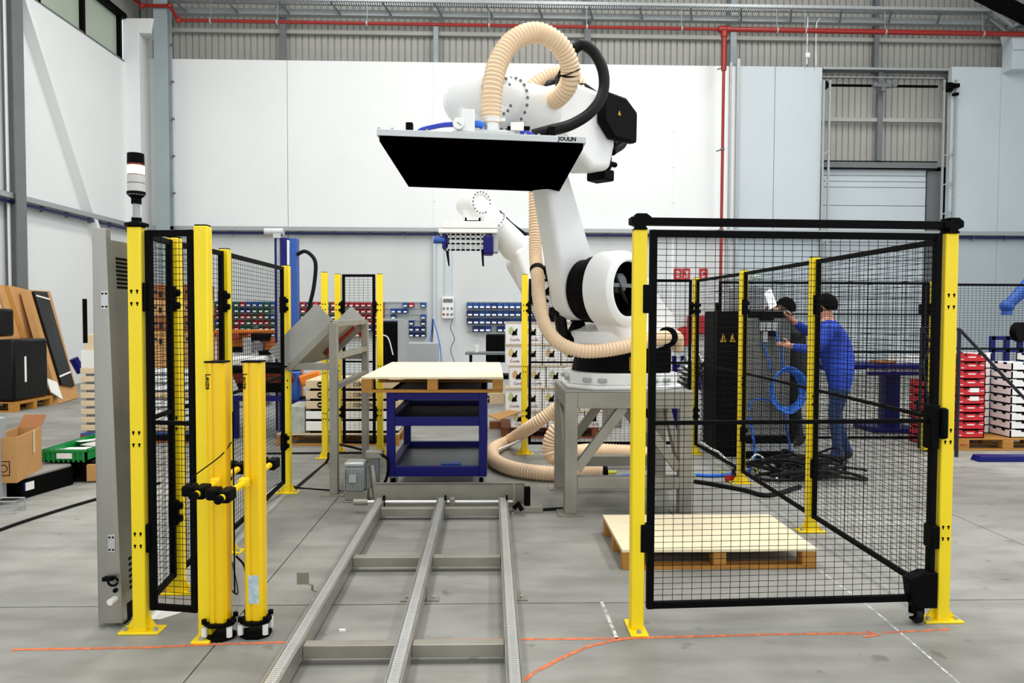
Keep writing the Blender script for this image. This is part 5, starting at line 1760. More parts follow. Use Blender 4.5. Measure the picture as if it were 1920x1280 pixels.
# tangle of cables on the floor
rc = random.Random(11)
heap = sorted([(rc.uniform(1465, 1545), rc.uniform(876, 906)) for i in range(16)])
for i, (cx, cy) in enumerate(heap):
    ra, rb = rc.uniform(.18, .5), rc.uniform(.1, .28)
    c = fl(cx, cy)
    a0 = rc.uniform(0, 6)
    h0 = .012 * rc.randint(0, 15)
    pts = [c + V((ra * math.cos(a0 + a), rb * math.sin(a0 + a), .02 + h0 * (.6 + .4 * math.sin(2 * a)))) for a in [j * .5 for j in range(int(rc.uniform(8, 14)))]]
    th_ = rc.choice([.012, .016, .02])
    o = cable(MB(), pts, th_, 7, 4).build('floor_cable', RUB)
    tag(o, '%s black cable, %s from left in the tangled floor heap below the grey cabinet' % ({.012: 'thin', .016: 'medium', .02: 'thick'}[th_], ORD[i]), 'cable', 'black cables in the floor heap')
for (pts, r, m, lab) in (
        ([fl(1302, 902, .02), fl(1330, 906, .02), fl(1395, 918, .02), fl(1440, 928, .02), fl(1500, 912, .02)], .02, RUB, 'thick black cable on the floor from the robot stand to the cable heap'),
        ([fl(1302, 893, .01), at(1315, 872, 8), at(1332, 870, 8), fl(1360, 888, .01)], .012, GREENC, 'yellow green earth wire arching over the floor near the stand'),
        ([fl(1302, 890, .015), fl(1340, 892, .015), fl(1385, 888, .015)], .02, BLUEC, 'blue cable lying on the floor right of the robot stand'),
        ([at(1312, 828, 8.3), at(1335, 842, 8.2), at(1350, 850, 8.1), fl(1378, 880, .02)], .014, WHT, 'white cable curling down beside the black cabinet'),
        ([at(1405, 865, 7.6), at(1418, 852, 7.6), at(1434, 862, 7.6), fl(1460, 902, .02)], .01, WHT, 'white cable loop in front of the grey cabinet'),
        ([fl(1412, 862, .1), fl(1420, 885, .05), fl(1423, 905, .01)], .01, GREENC, 'yellow green wire hanging down by the yellow post'),
        ([fl(1138, 895, .03), fl(1165, 892, .03), fl(1190, 890, .03)], .016, BLUEC, 'blue cable on the floor inside the robot stand'),
        ([fl(1140, 886, .03), fl(1155, 885, .03)], .02, GREENC, 'short yellow wire end on the floor inside the robot stand'),
        ([fl(-20, 1000, .012), fl(60, 972, .012), fl(178, 936, .012), fl(300, 905, .012)], .012, RUB, 'black cable crossing the floor at the far left'),
        ([fl(1055, 953, .012), fl(1000, 955, .012), fl(965, 953, .012)], .012, RUB, 'black cable on the floor from the track end to the robot stand'),
        ([fl(500, 937, .01), at(515, 912, 6.6), at(535, 905, 6.6), fl(560, 914, .01), fl(640, 920, .01)], .008, RUB, 'black cable running from the left fence to the gear motor'),
        ([fl(554, 915, .01), fl(580, 893, .01), fl(612, 866, .01), at(616, 850, 7.6)], .014, RUB, 'black cable climbing to the chute leg'),
        ([at(637, 833, 8.3), at(660, 838, 8.3), fl(690, 845, .01), fl(735, 848, .01)], .014, RUB, 'black cable sagging behind the chute leg'),
        ([fl(500, 850, .01), fl(600, 849, .01), fl(740, 848, .01)], .012, RUB, 'black cable lying straight along the back of the cell'),
        ([fl(1425, 1048, .005), fl(436, 1054, .005)][1:] + [at(446, 1108, 4.1), at(438, 1110, 4.0), at(430, 1098, 3.9)], .004, RUB, 'thin black wire behind the left light guard'),
):
    o = cable(MB(), pts, r, 8, 6).build('floor_cable', m)
    tag(o, lab, 'cable')
o = MB().box(fl(1368, 896, .03), (.09, .05, .05)).build('red_plug', REDS, bevel=.01)
tag(o, 'small red plug lying on the floor near the yellow post', 'plug')
o = MB().box(fl(1173, 899, .03), (.09, .05, .06)).build('red_plug', REDS, bevel=.01)
tag(o, 'small red plug lying on the floor inside the robot stand', 'plug')
o = MB().cyl(fl(918, 850, .05), at(985, 822, 8.3), .014, n=8).build('steel_rod', CHROME)
tag(o, 'bright steel rod leaning over the floor hose loop', 'rod')
q = fl(475, 905)
t = thing('white_tube', 'white tube lying along the left fence foot behind the light guards', 'tube', q)
MB().tube(spline([fl(432, 1000, .05), fl(460, 970, .05), fl(500, 930, .06), at(520, 912, 6.5), at(535, 908, 6.6)]), .014, 8).build('tube', WHT, t)

# ================================================================== back of the hall, left of the robot
YX = 10.2
t = thing('lift_column', 'blue lift column with a silver motor on top behind the chute', 'machine', at(535, 600, YX))
for (pa, pb, m, dy, nm) in ((514, 526, BLUE, 0, 'left_profile'), (519, 526, GALV, -.02, 'guide_strip'), (527, 541, BLUE, -.05, 'centre_profile'), (542, 556, BLUEM, 0, 'right_profile')):
    a, b = at(pa, 446, YX), at(pb, 446, YX)
    MB().bb(a.x, b.x, YX + dy, YX + .15, 0, a.z).build(nm, m, t, bevel=.008)
a, b = at(540, 450, YX - .03), at(543, 610, YX - .03)
MB().bb(a.x - .01, a.x + .015, YX - .05, YX, b.z, a.z).build('white_rail', WHT, t)
q = at(515, 435, YX)
MB().cyl(q + V((-.13, 0, 0)), q + V((.12, 0, 0)), .055, n=14).build('motor', ALU, t)
MB().box(at(521, 441, YX), (.1, .1, .08)).build('motor_mount', ALU, t)
mb = MB()
for py in (572, 588, 596, 604):
    mb.cyl(at(532, py, YX - .055), at(532, py, YX - .07), .02, n=8)
mb.build('bolt', GALV, t)
tag(cable(MB(), [at(557, 477, YX), at(572, 471, YX), at(587, 482, YX), at(592, 500, YX), at(588, 540, YX), at(580, 575, YX), at(574, 610, YX)], .026, 10).build('cable_hose', RUB), 'black cable hose bowing down from the blue lift column', 'hose')
YO = 9.4
t = thing('roller_conveyor', 'blue framed roller conveyor seen through the left mesh', 'conveyor', at(480, 720, YO))
a, b = at(425, 685, YO), at(540, 745, YO)
MB().bb(a.x, b.x + .0, YO, YO + .05, at(480, 752, YO).z, at(480, 742, YO).z).build('side_rail', BLUE, t)
for i in range(8):
    z = at(480, 690 + i * 7, YO).z
    MB().cyl((a.x, YO + .08 + .06 * i, z), (b.x, YO + .08 + .06 * i, z), .03, n=8).build('roller', RUST if i in (2, 3, 4) else BLK, t)
MB().bb(a.x, b.x, YO + .6, YO + .65, b.z, a.z).build('back_panel', BLK, t)
for px in (432, 525):
    q = at(px, 700, YO)
    MB().bb(q.x - .04, q.x + .04, YO + .1, YO + .2, 0, at(480, 745, YO).z).build('leg', BLUE, t)
t = thing('orange_machine', 'orange handling machine with black drive parts behind the left mesh', 'machine', at(480, 640, YO + 1.0))
YO2 = YO + 1.0
a, b = at(395, 618, YO2), at(552, 625, YO2)
MB().bb(a.x, b.x, YO2, YO2 + .3, b.z, a.z).build('top_beam', ORNG, t, bevel=.01)
a, b = at(425, 626, YO2 + .1), at(460, 652, YO2 + .1)
MB().bb(a.x, b.x, YO2 + .1, YO2 + .3, b.z, a.z).build('left_arm', ORNG, t, bevel=.02)
MB().box(at(508, 645, YO2 + .1), (.25, .2, .2)).build('right_arm', ORNG, t, bevel=.02)
for px, py, w_, h_, m in ((490, 632, .25, .1, BLK), (466, 648, .12, .22, GALV), (485, 650, .16, .12, GREYD), (445, 655, .2, .08, BLK), (500, 660, .2, .07, BLK), (478, 662, .5, .03, GALV), (443, 630, .09, .09, RUST)):
    MB().box(at(px, py, YO2), (w_, .14, h_)).build('drive_part', m, t, bevel=.01)
for px in (400, 545):
    q = at(px, 640, YO2)
    MB().bb(q.x - .06, q.x + .06, YO2 + .3, YO2 + .45, 0, at(px, 618, YO2).z).build('upright', ORNG, t)
q0, q1 = at(427, 668, YO2 - .3), at(500, 690, YO2 - .3)
o = MB().bb(q0.x, q1.x - .02, YO2 - .3, YO2 + .1, q0.z - .7, q0.z).build('white_tank', WHT, bevel=.05)
o2 = thing('blue_bins', 'blue and orange transport boxes under the chute beside the flat cartons', 'machine', at(545, 710, 9.7))
q = at(545, 710, 9.7)
MB().bb(q.x - .1, q.x + .1, 9.7, 9.9, .45, at(545, 697, 9.7).z).build('blue_guard', BLUEM, o2, bevel=.02)
MB().bar(at(562, 715, 9.7), at(600, 702, 9.8), .1, .14).build('orange_guard', ORNG, o2, bevel=.02)
MB().bb(q.x - .02, q.x + .14, 9.75, 9.95, .0, .5).build('dark_body', BLK, o2, bevel=.02)
MB().bb(at(532, 770, 9.2).x, at(567, 770, 9.2).x, 9.55, 9.65, at(545, 764, 9.2).z, at(545, 757, 9.2).z).build('blue_beam', BLUE, o2)
tag(o, 'white plastic tank below the orange machine, behind the light guards', 'tank')

# black cupboard, grey box, chair, table, cup
YP = 12.0
a, b = at(712, 604, YP), at(746, 730, YP)
t = thing('black_cupboard', 'open black cupboard with grey side behind the third rear post', 'cupboard', ((a.x + b.x) / 2, YP, 0))
MB().bb(a.x - .05, b.x, YP, YP + .5, 0, a.z).build('body', BLK, t, bevel=.01)
MB().bb(b.x, at(760, 600, YP).x, YP - .02, YP + .5, 0, at(752, 601, YP).z).build('side_panel', GREYB, t, bevel=.008)
MB().bb(a.x, at(758, 600, YP).x, YP - .02, YP + .3, at(740, 601, YP).z, at(740, 597, YP).z).build('shelf', GALV, t)
cable(MB(), [at(715, 627, YP - .02), at(728, 634, YP - .03), at(737, 665, YP - .02)], .01).build('cable', WHT, t)
a, b = at(762, 643, 14), at(820, 710, 14)
t = thing('grey_cupboard', 'low light grey metal cupboard against the back wall', 'cupboard', ((a.x + b.x) / 2, 14.0, 0))
MB().bb(a.x, b.x, 14, 14.5, 0.02, a.z).build('body', GREYB, t, bevel=.01)
MB().bb(a.x + .02, b.x - .02, 14.02, 14.48, 0, .02).build('plinth', GREYD, t)
MB().bb(b.x - .06, b.x - .04, 13.98, 14.0, a.z * .5, a.z * .62).build('door_handle', GREYD, t)
YT = 12.6
a, b = at(872, 661, YT), at(958, 664, YT)
t = thing('work_table', 'narrow dark topped table left of the printed fruit boxes', 'table', ((a.x + b.x) / 2, YT, 0))
MB().bb(a.x, b.x + .3, YT, YT + .5, a.z - .035, a.z).build('table_top', GREYD, t)
for x in (at(882, 660, YT).x, b.x + .2):
    for y in (YT + .04, YT + .44):
        MB().bb(x - .02, x + .02, y - .02, y + .02, 0, a.z - .035).build('leg', BLK, t)
q = at(893, 656, YT + .2)
tag(MB().lathe([(.035, a.z), (.05, a.z + .12), (.046, a.z + .12), (.032, a.z + .01)], Matrix.Translation((q.x, YT + .2, 0)), 16).build('paper_cup', PAPER), 'small white cup standing on the narrow table', 'cup')
q0, q1 = at(911, 626, 13.3), at(962, 690, 13.3)
t = thing('office_chair', 'black mesh back office chair behind the narrow table', 'chair', ((q0.x + q1.x) / 2, 13.5, 0))
MB().bb(q0.x, q1.x, 13.3, 13.36, q1.z + .1, q0.z).build('backrest', BLK, t, bevel=.06)
MB().bb(q0.x, q1.x, 13.36, 13.85, .42, .5).build('seat', BLK, t, bevel=.03)
cx = (q0.x + q1.x) / 2
MB().cyl((cx, 13.6, .08), (cx, 13.6, .42), .03).build('gas_column', BLK, t)
MB().bb(cx - .03, cx + .03, 13.3, 13.4, .45, q1.z + .2).build('back_support', BLK, t)
for i in range(5):
    an = i * 2 * math.pi / 5 + .3
    MB().bar((cx, 13.6, .09), (cx + .3 * math.cos(an), 13.6 + .3 * math.sin(an), .07), .04, .03).cyl((cx + .3 * math.cos(an), 13.6 + .3 * math.sin(an) - .02, .03), (cx + .3 * math.cos(an), 13.6 + .3 * math.sin(an) + .02, .03), .03, n=10).build('star_leg', BLK, t)

# ================================================================== left side goods
# brown cartons on wrapped pallets behind the front fence
YL = 9.2
xl0, xl1 = at(150, 700, YL).x, at(377, 700, YL).x
pallet(xl0, xl0 + 1.5, YL - .02, YL + .9, 0, 'blue trimmed wooden pallet under the film wrapped trays on the left', ply=False, hd=.12, wood=WOODD, top=BLUEM)
zb0 = .12
zt0 = at(160, 690, YL).z
nl = 8
hz = (zt0 - zb0) / nl
for i in range(nl):
    t = carton(xl0, xl0 + .72, YL, YL + .6, zb0 + i * hz + .03, zb0 + (i + 1) * hz, CARDP, 'pale film wrapped tray, %s from bottom of the stack left of the steel cabinet' % ORD[i], group='film wrapped trays', name='tray')
    MB().bb(xl0 + .06, xl0 + .7, YL + .02, YL + .58, zb0 + i * hz, zb0 + i * hz + .03).build('spacer', GREYD, t)
    t = carton(xl0 + .76, xl1, YL, YL + .6, zb0 + i * hz + .03, zb0 + (i + 1) * hz, WHTC if i % 4 else CARDP, 'white film wrapped tray, %s from the bottom of the stack behind the front mesh' % ORD[i], group='film wrapped trays', name='tray')
    MB().bb(xl0 + .8, xl1 - .05, YL + .02, YL + .58, zb0 + i * hz, zb0 + i * hz + .03).build('spacer', GREYD, t)
z0 = zt0
z1 = at(160, 657, YL).z
carton(xl0 - .0, xl0 + .3, YL + .02, YL + .5, z0, z1, mat('wrapped_white_board', '#e6e4dc', .4, var=.04), 'white wrapped block on top of the tray stack left of the steel cabinet')
carton(xl0 + .03, xl0 + .28, YL + .05, YL + .45, z1, at(160, 627, YL).z, CARDP, 'open topped pale carton on the white wrapped block')
xq = at(279, 600, YL).x
z0 = at(300, 650, YL).z
k_ = 0
zz_ = [z0 + (at(300, 532, YL).z - z0) * i / 4 for i in range(5)]
for i in range(4):
    for j in range(3):
        xa_ = xq + (xl1 - xq) * j / 3
        xb_ = xq + (xl1 - xq) * (j + 1) / 3 - .01
        t = carton(xa_, xb_, YL + .01 * ((i + j) % 2), YL + .5, zz_[i] if i else zt0, zz_[i + 1] - .004, CARDD if (i + j) % 2 else CARD, 'brown carton, %s from left in the %s row from top behind the front mesh' % (ORD[j], ORD[3 - i]), group='brown cartons behind the front mesh')
        yy0 = YL + .01 * ((i + j) % 2)
        MB().bb(xa_ + .03, xa_ + .1, yy0 - .003, yy0, zz_[i] + .08, zz_[i] + .11).bb(xa_ + .12, xa_ + .16, yy0 - .003, yy0, zz_[i] + .03, zz_[i] + .1).build('dark_print', DARKC, t)

# boards leaning on the left wall
def board(pa, pb, wd, th, m, label, Yb, rz=0):
    """leaning board from floor point pa (px) to top point"""
    t = thing('leaning_board', label, 'board', pa)
    d = (pb - pa).normalized()
    MB().bar(pa, pb, th, wd, up=(0, 1, 0)).build('board', m, t, bevel=.004)
    return t


Yb = 13.9
for i, (pbx, ptx, pty, m, lab, wd) in enumerate(((72, 4, 540, CARDP, 'pale cardboard sheet leaning on the left wall, leftmost of the leaning boards', .5), (84, 18, 539, CARD, 'kraft cardboard sheet leaning on the left wall, second from the left', .7), (96, 28, 541, WOOD, 'wooden board leaning on the left wall, third from the left', .6), (106, 38, 541, CARD, 'kraft cardboard sheet leaning on the left wall, fourth from the left', .7))):
    pb_ = at(pbx, 752, Yb - .3 + .12 * i)
    pb_.z = .01
    board(pb_, at(ptx, pty, Yb + .12 * i), wd, .05, m, lab, Yb)
Yb = 12.9
q = [fl(112, 757), fl(148, 746), at(94, 546, 15.1), at(50, 543, 14.1)]
q[0].z = q[1].z = .01
t = thing('leaning_cardboard', 'large flat cardboard panel leaning on the left wall with a black wrapped strip', 'cardboard', (q[0] + q[1]) / 2)
n_ = (q[1] - q[0]).cross(q[3] - q[0]).normalized()
if n_.x < 0:
    n_ = -n_


def quad(pts, off, th, nm, m, par):
    a_ = [p + n_ * off for p in pts]
    b_ = [p + n_ * (off - th) for p in pts]
    return MB().add(a_ + b_, [[0, 1, 2, 3], [7, 6, 5, 4], [0, 4, 5, 1], [1, 5, 6, 2], [2, 6, 7, 3], [3, 7, 4, 0]]).build(nm, m, par)


quad(q, 0, .12, 'panel', CARD, t)


def on(u, v):
    return q[0] * (1 - u) * (1 - v) + q[1] * u * (1 - v) + q[2] * u * v + q[3] * (1 - u) * v


s_ = quad([on(.2, .14), on(.8, .1), on(.74, .98), on(.16, .98)], .05, .05, 'wrapped_strip', BLKG, t)
quad([on(.2, .2), on(.78, .22), on(.78, .235), on(.2, .215)], .056, .01, 'white_strap', PAPER, t)
quad([on(.2, .93), on(.75, .9), on(.75, .915), on(.2, .945)], .056, .01, 'white_strap', PAPER, t)
quad([on(-.25, .1), on(.15, .02), on(.1, .17), on(-.3, .22)], .02, .02, 'white_sheet', PAPER, t)
for i in range(3):
    a = at(88 + i * 7, 752, 13.3 + .05 * i)
    a.z = .01
    tag(MB().bar(a, at(80 + i * 6, 705, 13.45 + .05 * i), .04, .03).build('wooden_lath', WOOD, bevel=.003), 'short wooden lath leaning beside the black wrapped pallet, %s from the left' % ORD[i], 'lath')
# black wrapped pallet load
p0 = fl(31, 773)
YW_ = p0.y
t = pallet(max(XL + .04, p0.x - .8), p0.x + .0, YW_, YW_ + 1.0, 0, 'wooden pallet under the black wrapped load at the left edge', ply=False, hd=.16, bw=(.13, .13, .13))
bx1 = at(24, 700, YW_).x
t = thing('wrapped_load', 'large block wrapped in shiny black film at the left edge', 'wrapped load', ((XL + bx1) / 2, YW_ + .5, .16))
MB().bb(XL + .05, bx1, YW_ + .03, YW_ + .95, .16, at(40, 637, YW_).z).build('film_wrapped_block', BLKG, t, bevel=.04)
ytp = YW_ + .3
qa, qb = at(34, 668, ytp), at(37, 716, ytp)
MB().bb(bx1 - .01, bx1 + .003, ytp, ytp + .05, qb.z, qa.z).build('white_tape', PAPER, t)
ztop = at(40, 637, YW_).z
t = thing('wrapped_load', 'smaller black wrapped block lying on the large one at the left edge', 'wrapped load', (bx1 - .2, YW_ + .5, ztop))
MB().bb(XL + .05, at(-6, 600, YW_ + .2).x, YW_ + .2, YW_ + .65, ztop + .04, at(10, 578, YW_).z).build('film_wrapped_block', BLKG, t, bevel=.04)
MB().bb(XL + .05, at(-2, 600, YW_ + .2).x, YW_ + .15, YW_ + .7, ztop, ztop + .04).build('base_board', CARD, t)
q = at(138, 672, 16.2)
tag(MB().cyl(q, q + V((.1, .1, -.3)), .09, n=14).build('blue_roll', BLUE), 'blue film roll at the foot of the left wall beside the leaning cardboard', 'roll')

# black flat boxes, cardboard box, green crate
c0 = fl(15, 937)
c1_ = fl(140, 905)
t = thing('flat_black_box', 'long flat black box on the floor under the cardboard box', 'box', c0)
a, b, c, d_ = fl(10, 938), fl(80, 930), fl(178, 885), fl(100, 880)
zt2 = .17
M_ = None
xsA, ysA = a.x - .3, fl(60, 938).y
xbl = fl(178, 905)
P4 = [V((fl(14, 940).x, fl(14, 940).y, 0)), V((fl(46, 940).x, fl(46, 935).y, 0)), V((fl(170, 892).x, fl(170, 905).y, 0)), V((fl(95, 880).x, fl(95, 870).y, 0))]
P4 = [fl(-20, 936), fl(42, 936), fl(138, 908), fl(98, 880), fl(70, 862), fl(20, 860)]
MB().prism([(p.x, p.y) for p in P4], Matrix.Identity(4), 0, .17).build('body', BLK, t, bevel=.01)
MB().prism([(p.x, p.y) for p in [fl(-20, 937), fl(41, 937), fl(134, 908), fl(96, 880), fl(69, 862), fl(20, 861)]], Matrix.Identity(4), .17, .185).build('grey_lid', mat('grey_board', '#8e8c88', .7, var=.06), t)
lq = fl(38, 937)
pA, pB = P4[1], P4[2]
dv = (pB - pA).normalized()
nv = V((dv.y, -dv.x, 0))
lq = pA + dv * .03
Mx = frame(lq + nv * .003 + V((0, 0, .1)), dv, (0, 0, 1), nv)
MB().prism([(0, -.035), (.09, -.035), (.09, .035), (0, .035)], Mx, 0, .002).build('white_label', PAPER, t)
MB().prism([(-.02, -.035), (0, -.035), (0, .035), (-.02, .035)], Mx, 0, .002).build('blue_label', BLUE, t)
z = .185
yb1 = fl(30, 905, z).y
t = thing('cardboard_box', 'open brown cardboard box standing on the flat black box at the left', 'box', (at(40, 880, yb1).x, yb1 + .2, z))
qa, qb = at(8, 880, yb1), at(31, 880, yb1)
qc = at(78, 868, yb1 + .62)
zt3 = at(31, 820, yb1).z
x0, x1 = qa.x - .1, qb.x
ydp = .62
xr = x1 + .02
th = .008
rr_ = at(78, 800, yb1 + ydp)
ang = math.atan2(rr_.x - x1, ydp)
dirn = V((math.sin(ang), math.cos(ang), 0))
p00, p10 = V((x0, yb1, z)), V((x1, yb1, z))
p01, p11 = p00 + dirn * ydp, p10 + dirn * ydp
up_ = V((0, 0, zt3 - z))
for nm, (u, v_) in (('front_wall', (p00, p10)), ('side_wall', (p10, p11)), ('back_wall', (p01, p11)), ('side_wall', (p00, p01))):
    MB().bar((u + v_) / 2 + V((0, 0, 0)), (u + v_) / 2 + up_, (v_ - u).length, th, up=(v_ - u).normalized().cross(V((0, 0, 1)))).build(nm, CARD, t)
MB().prism([(p.x, p.y) for p in (p00, p10, p11, p01)], Matrix.Identity(4), z, z + .01).build('bottom', CARDD, t)
fz = V((0, 0, zt3))
fl_ = [V((p01.x, p01.y, zt3)), V((p11.x, p11.y, zt3)), V((p11.x, p11.y, zt3)) + dirn * .16 + V((0, 0, .09)), V((p01.x, p01.y, zt3)) + dirn * .16 + V((0, 0, .09))]
MB().add(fl_ + [p + V((0, 0, -.006)) for p in fl_], [[0, 1, 2, 3], [7, 6, 5, 4], [0, 4, 5, 1], [1, 5, 6, 2], [2, 6, 7, 3], [3, 7, 4, 0]]).build('flap', CARDD, t)
nv2 = V((dirn.y, -dirn.x, 0))
Mx = frame(p10 + dirn * .38 + nv2 * .007 + V((0, 0, zt3 - z - .1)), dirn, (0, 0, 1), nv2)
MB().prism([(0, -.1), (.05, -.1), (.05, .1), (0, .1)], Mx, 0, .002).build('tape', CARDP, t)
Mx = frame((x1 - .1, yb1 - .006, z + .12), (1, 0, 0), (0, 0, 1), (0, -1, 0))
MB().prism([(-.05, -.06), (.05, -.06), (.05, -.054), (-.05, -.054)], Mx, 0, .001).prism([(-.05, .054), (.05, .054), (.05, .06), (-.05, .06)], Mx, 0, .001).prism([(.044, -.06), (.05, -.06), (.05, .06), (.044, .06)], Mx, 0, .001).lathe([(.032, 0), (.032, .001), (.026, .001), (.026, 0)], Mx, 16, cap=False).build('dark_print', BLK, t)
# green crate with papers
zc = .2
cy = fl(85, 866, zc).y
cx0, cx1 = at(78, 860, cy).x, at(162, 860, cy).x
t = thing('green_crate', 'green plastic crate holding papers, beside the cardboard box', 'crate', ((cx0 + cx1) / 2, cy + .3, zc))
zh = at(100, 843, cy).z
dpt = 1.0
for nm, bx in (('front_wall', (cx0, cx1, cy, cy + .02)), ('back_wall', (cx0, cx1, cy + dpt - .02, cy + dpt)), ('side_wall', (cx0, cx0 + .02, cy, cy + dpt)), ('side_wall', (cx1 - .02, cx1, cy, cy + dpt))):
    w_ = MB().bb(bx[0], bx[1], bx[2], bx[3], zc, zh).build(nm, GRN, t)
for i in range(9):
    xx = cx0 + (cx1 - cx0) * (i + .5) / 9
    MB().bb(xx - .008, xx + .008, cy - .012, cy, zc, zh).build('rib', GRN, t)
MB().bb(cx0 - .01, cx1 + .01, cy - .015, cy + .015, zh - .02, zh).bb(cx0 - .01, cx0 + .015, cy, cy + dpt, zh - .02, zh).bb(cx1 - .015, cx1 + .01, cy, cy + dpt, zh - .02, zh).bb(cx0, cx1, cy + dpt - .015, cy + dpt + .01, zh - .02, zh).build('rim', GRN, t)
MB().bb(cx0, cx1, cy, cy + dpt, zc, zc + .015).build('bottom', GRN, t)
MB().bb((cx0 + cx1) / 2 - .06, (cx0 + cx1) / 2 + .08, cy - .016, cy - .012, zh - .08, zh - .03).build('paper_label', PAPER, t)
for i, (fx_, fy_, an) in enumerate(((.35, .3, .3), (.6, .2, .1), (.7, .5, -.4), (.3, .65, .8), (.65, .75, .2))):
    c = V((cx0 + (cx1 - cx0) * fx_, cy + dpt * fy_, zh - .04 + .008 * i))
    o = MB().box((0, 0, 0), (.3, .22, .006), Matrix.Translation(c) @ Matrix.Rotation(an, 4, 'Z') @ Matrix.Rotation(.1 * (i % 3 - 1), 4, 'X')).build('paper_sheet', PAPER if i % 2 else LENS)
    tag(o, '%s paper sheet lying loose %s the green crate' % ('white' if i % 2 else 'greyish', ('at the front left in', 'at the front right in', 'in the right middle of', 'at the back left in', 'at the back right in')[i]), 'paper', 'paper sheets in the green crate')
q = fl(150, 893)
o = MB().bb(cx0 + .02, cx1 + .25, cy + .05, cy + dpt - .1, 0, zc).build('black_bag', BLKG, bevel=.04)
tag(o, 'black plastic wrapped bundle under the green crate', 'bundle')
q = fl(168, 902)
o = MB().box((0, 0, 0), (.18, .3, .16), Matrix.Translation((q.x + .05, q.y + .1, .09)) @ Matrix.Rotation(.3, 4, 'Z')).build('carton', CARD, bevel=.006)
tag(o, 'small tilted brown carton half hidden behind the steel cabinet', 'box')
# grey box and wire stand at the left edge
q = fl(12, 960)
t = thing('grey_machine_box', 'grey sheet metal box cut off by the left edge of the picture', 'box', (q.x - .2, q.y, 0))
MB().bb(q.x - .8, at(-30, 900, q.y).x, q.y, q.y + .28, .05, at(6, 790, q.y).z).build('body', GREYB, t, bevel=.01)
MB().bb(q.x - .75, q.x - .25, q.y + .02, q.y + .26, 0, .05).build('foot', GREYD, t)
q2 = fl(22, 962)
mb = MB()
for dz in (.03, .1):
    mb.tube([q2 + V((-.15, -.03, dz)), q2 + V((.04, -.03, dz)), q2 + V((.04, .1, dz)), q2 + V((-.15, .1, dz))], .006, 6)
for dx, dy in ((-.1, -.03), (.04, -.03), (.04, .1)):
    mb.cyl(q2 + V((dx, dy, .0)), q2 + V((dx, dy, .1)), .006, n=6)
tag(mb.build('wire_bracket', GALV), 'small wire bracket on the floor in front of the grey box at the left edge', 'bracket')
q = fl(295, 1158, .004)
o = MB().prism([(-.14, -.05), (.02, -.07), (.13, .06), (-.02, .1)], Matrix.Translation((q.x, q.y + .05, .002)), 0, .003).build('paper_sheet', PAPER)
tag(o, 'dusty white sheet lying on the floor under the narrow front mesh panel', 'paper')
q = fl(642, 1184)
tag(MB().box((q.x, q.y, .006), (.03, .015, .012)).build('paper_scrap', PAPER), 'tiny white scrap on the floor between the left and middle rails', 'scrap')

# ================================================================== chalk marks on the floor
def strip(name, pts, wd, m, label, z=.0012):
    P = [fl(*p) for p in pts]
    vs, fs = [], []
    for i, p in enumerate(P):
        d = (P[min(i + 1, len(P) - 1)] - P[max(i - 1, 0)]).normalized()
        n_ = V((-d.y, d.x, 0)) * wd / 2
        vs += [V((p.x, p.y, z)) + n_, V((p.x, p.y, z)) - n_]
    fs = [[2 * i, 2 * i + 1, 2 * i + 3, 2 * i + 2] for i in range(len(P) - 1)]
    o = MB().add(vs, fs).build(name, m, smooth=False)
    return tag(o, label, 'floor mark')


strip('floor_line', [(22, 1218), (150, 1216), (270, 1214), (420, 1207), (540, 1204), (700, 1202), (900, 1199), (1160, 1197), (1300, 1193), (1450, 1189), (1640, 1187)], .022, CHALKO, 'long orange chalk line running across the floor through the track')
strip('floor_line', [(1625, 1183), (1650, 1190), (1620, 1194)], .02, CHALKO, 'orange chalk arrow tip at the right end of the long line', z=.002)
strip('floor_line', [(1655, 1186), (1780, 1180)], .018, CHALKO, 'faint orange chalk dash near the gate castor')
strip('floor_line', [(955, 1296), (1000, 1262), (1050, 1235), (1100, 1213), (1150, 1201), (1175, 1197)], .022, CHALKO, 'curved orange chalk line right of the track', z=.002)
strip('floor_line', [(1128, 1128), (1158, 1200)], .018, CHALKW, 'short white chalk line left of the gate post')
strip('floor_line', [(1535, 1068), (1640, 1145), (1740, 1230), (1800, 1282)], .012, CHALKW, 'long diagonal white chalk line in front of the gate')
strip('floor_line', [(735, 1305), (770, 1160), (800, 1040), (822, 968)], .03, mat('brown_rust_stain', '#9b7257', .8, var=.15, sc=20) if False else CHALKO, 'faint orange mark beside the middle rail', z=.0011)

# ================================================================== people
def skin_body(name, nodes, edges, parent, mats, assign, sub=2):
    """one continuous skinned body. nodes: name -> (xyz, radius)"""
    names = list(nodes)
    me = bpy.data.meshes.new(name)
    me.from_pydata([nodes[k_][0] for k_ in names], [(names.index(a_), names.index(b_)) for a_, b_ in edges], [])
    o = bpy.data.objects.new(name, me)
    COL.objects.link(o)
    sk = o.modifiers.new('skin', 'SKIN')
    sk.use_smooth_shade = True
    sv_ = me.skin_vertices[0].data
    for i, k_ in enumerate(names):
        r_ = nodes[k_][1]
        sv_[i].radius = r_ if isinstance(r_, tuple) else (r_, r_)
        sv_[i].use_root = (k_ == 'pelvis')
    ss = o.modifiers.new('sub', 'SUBSURF')
    ss.levels = sub
    ss.render_levels = sub
    dg = bpy.context.evaluated_depsgraph_get()
    m2 = bpy.data.meshes.new_from_object(o.evaluated_get(dg))
    bpy.data.objects.remove(o)
    m2.materials.clear()
    for m in mats:
        m2.materials.append(m)
    keys = [(k_, V(nodes[k_][0])) for k_ in names]
    for p in m2.polygons:
        c = p.center
        kn = min(keys, key=lambda q: (q[1] - c).length_squared)[0]
        p.material_index = assign(kn, c)
        p.use_smooth = True
    o = bpy.data.objects.new(name, m2)
    COL.objects.link(o)
    o.parent = parent
    return o


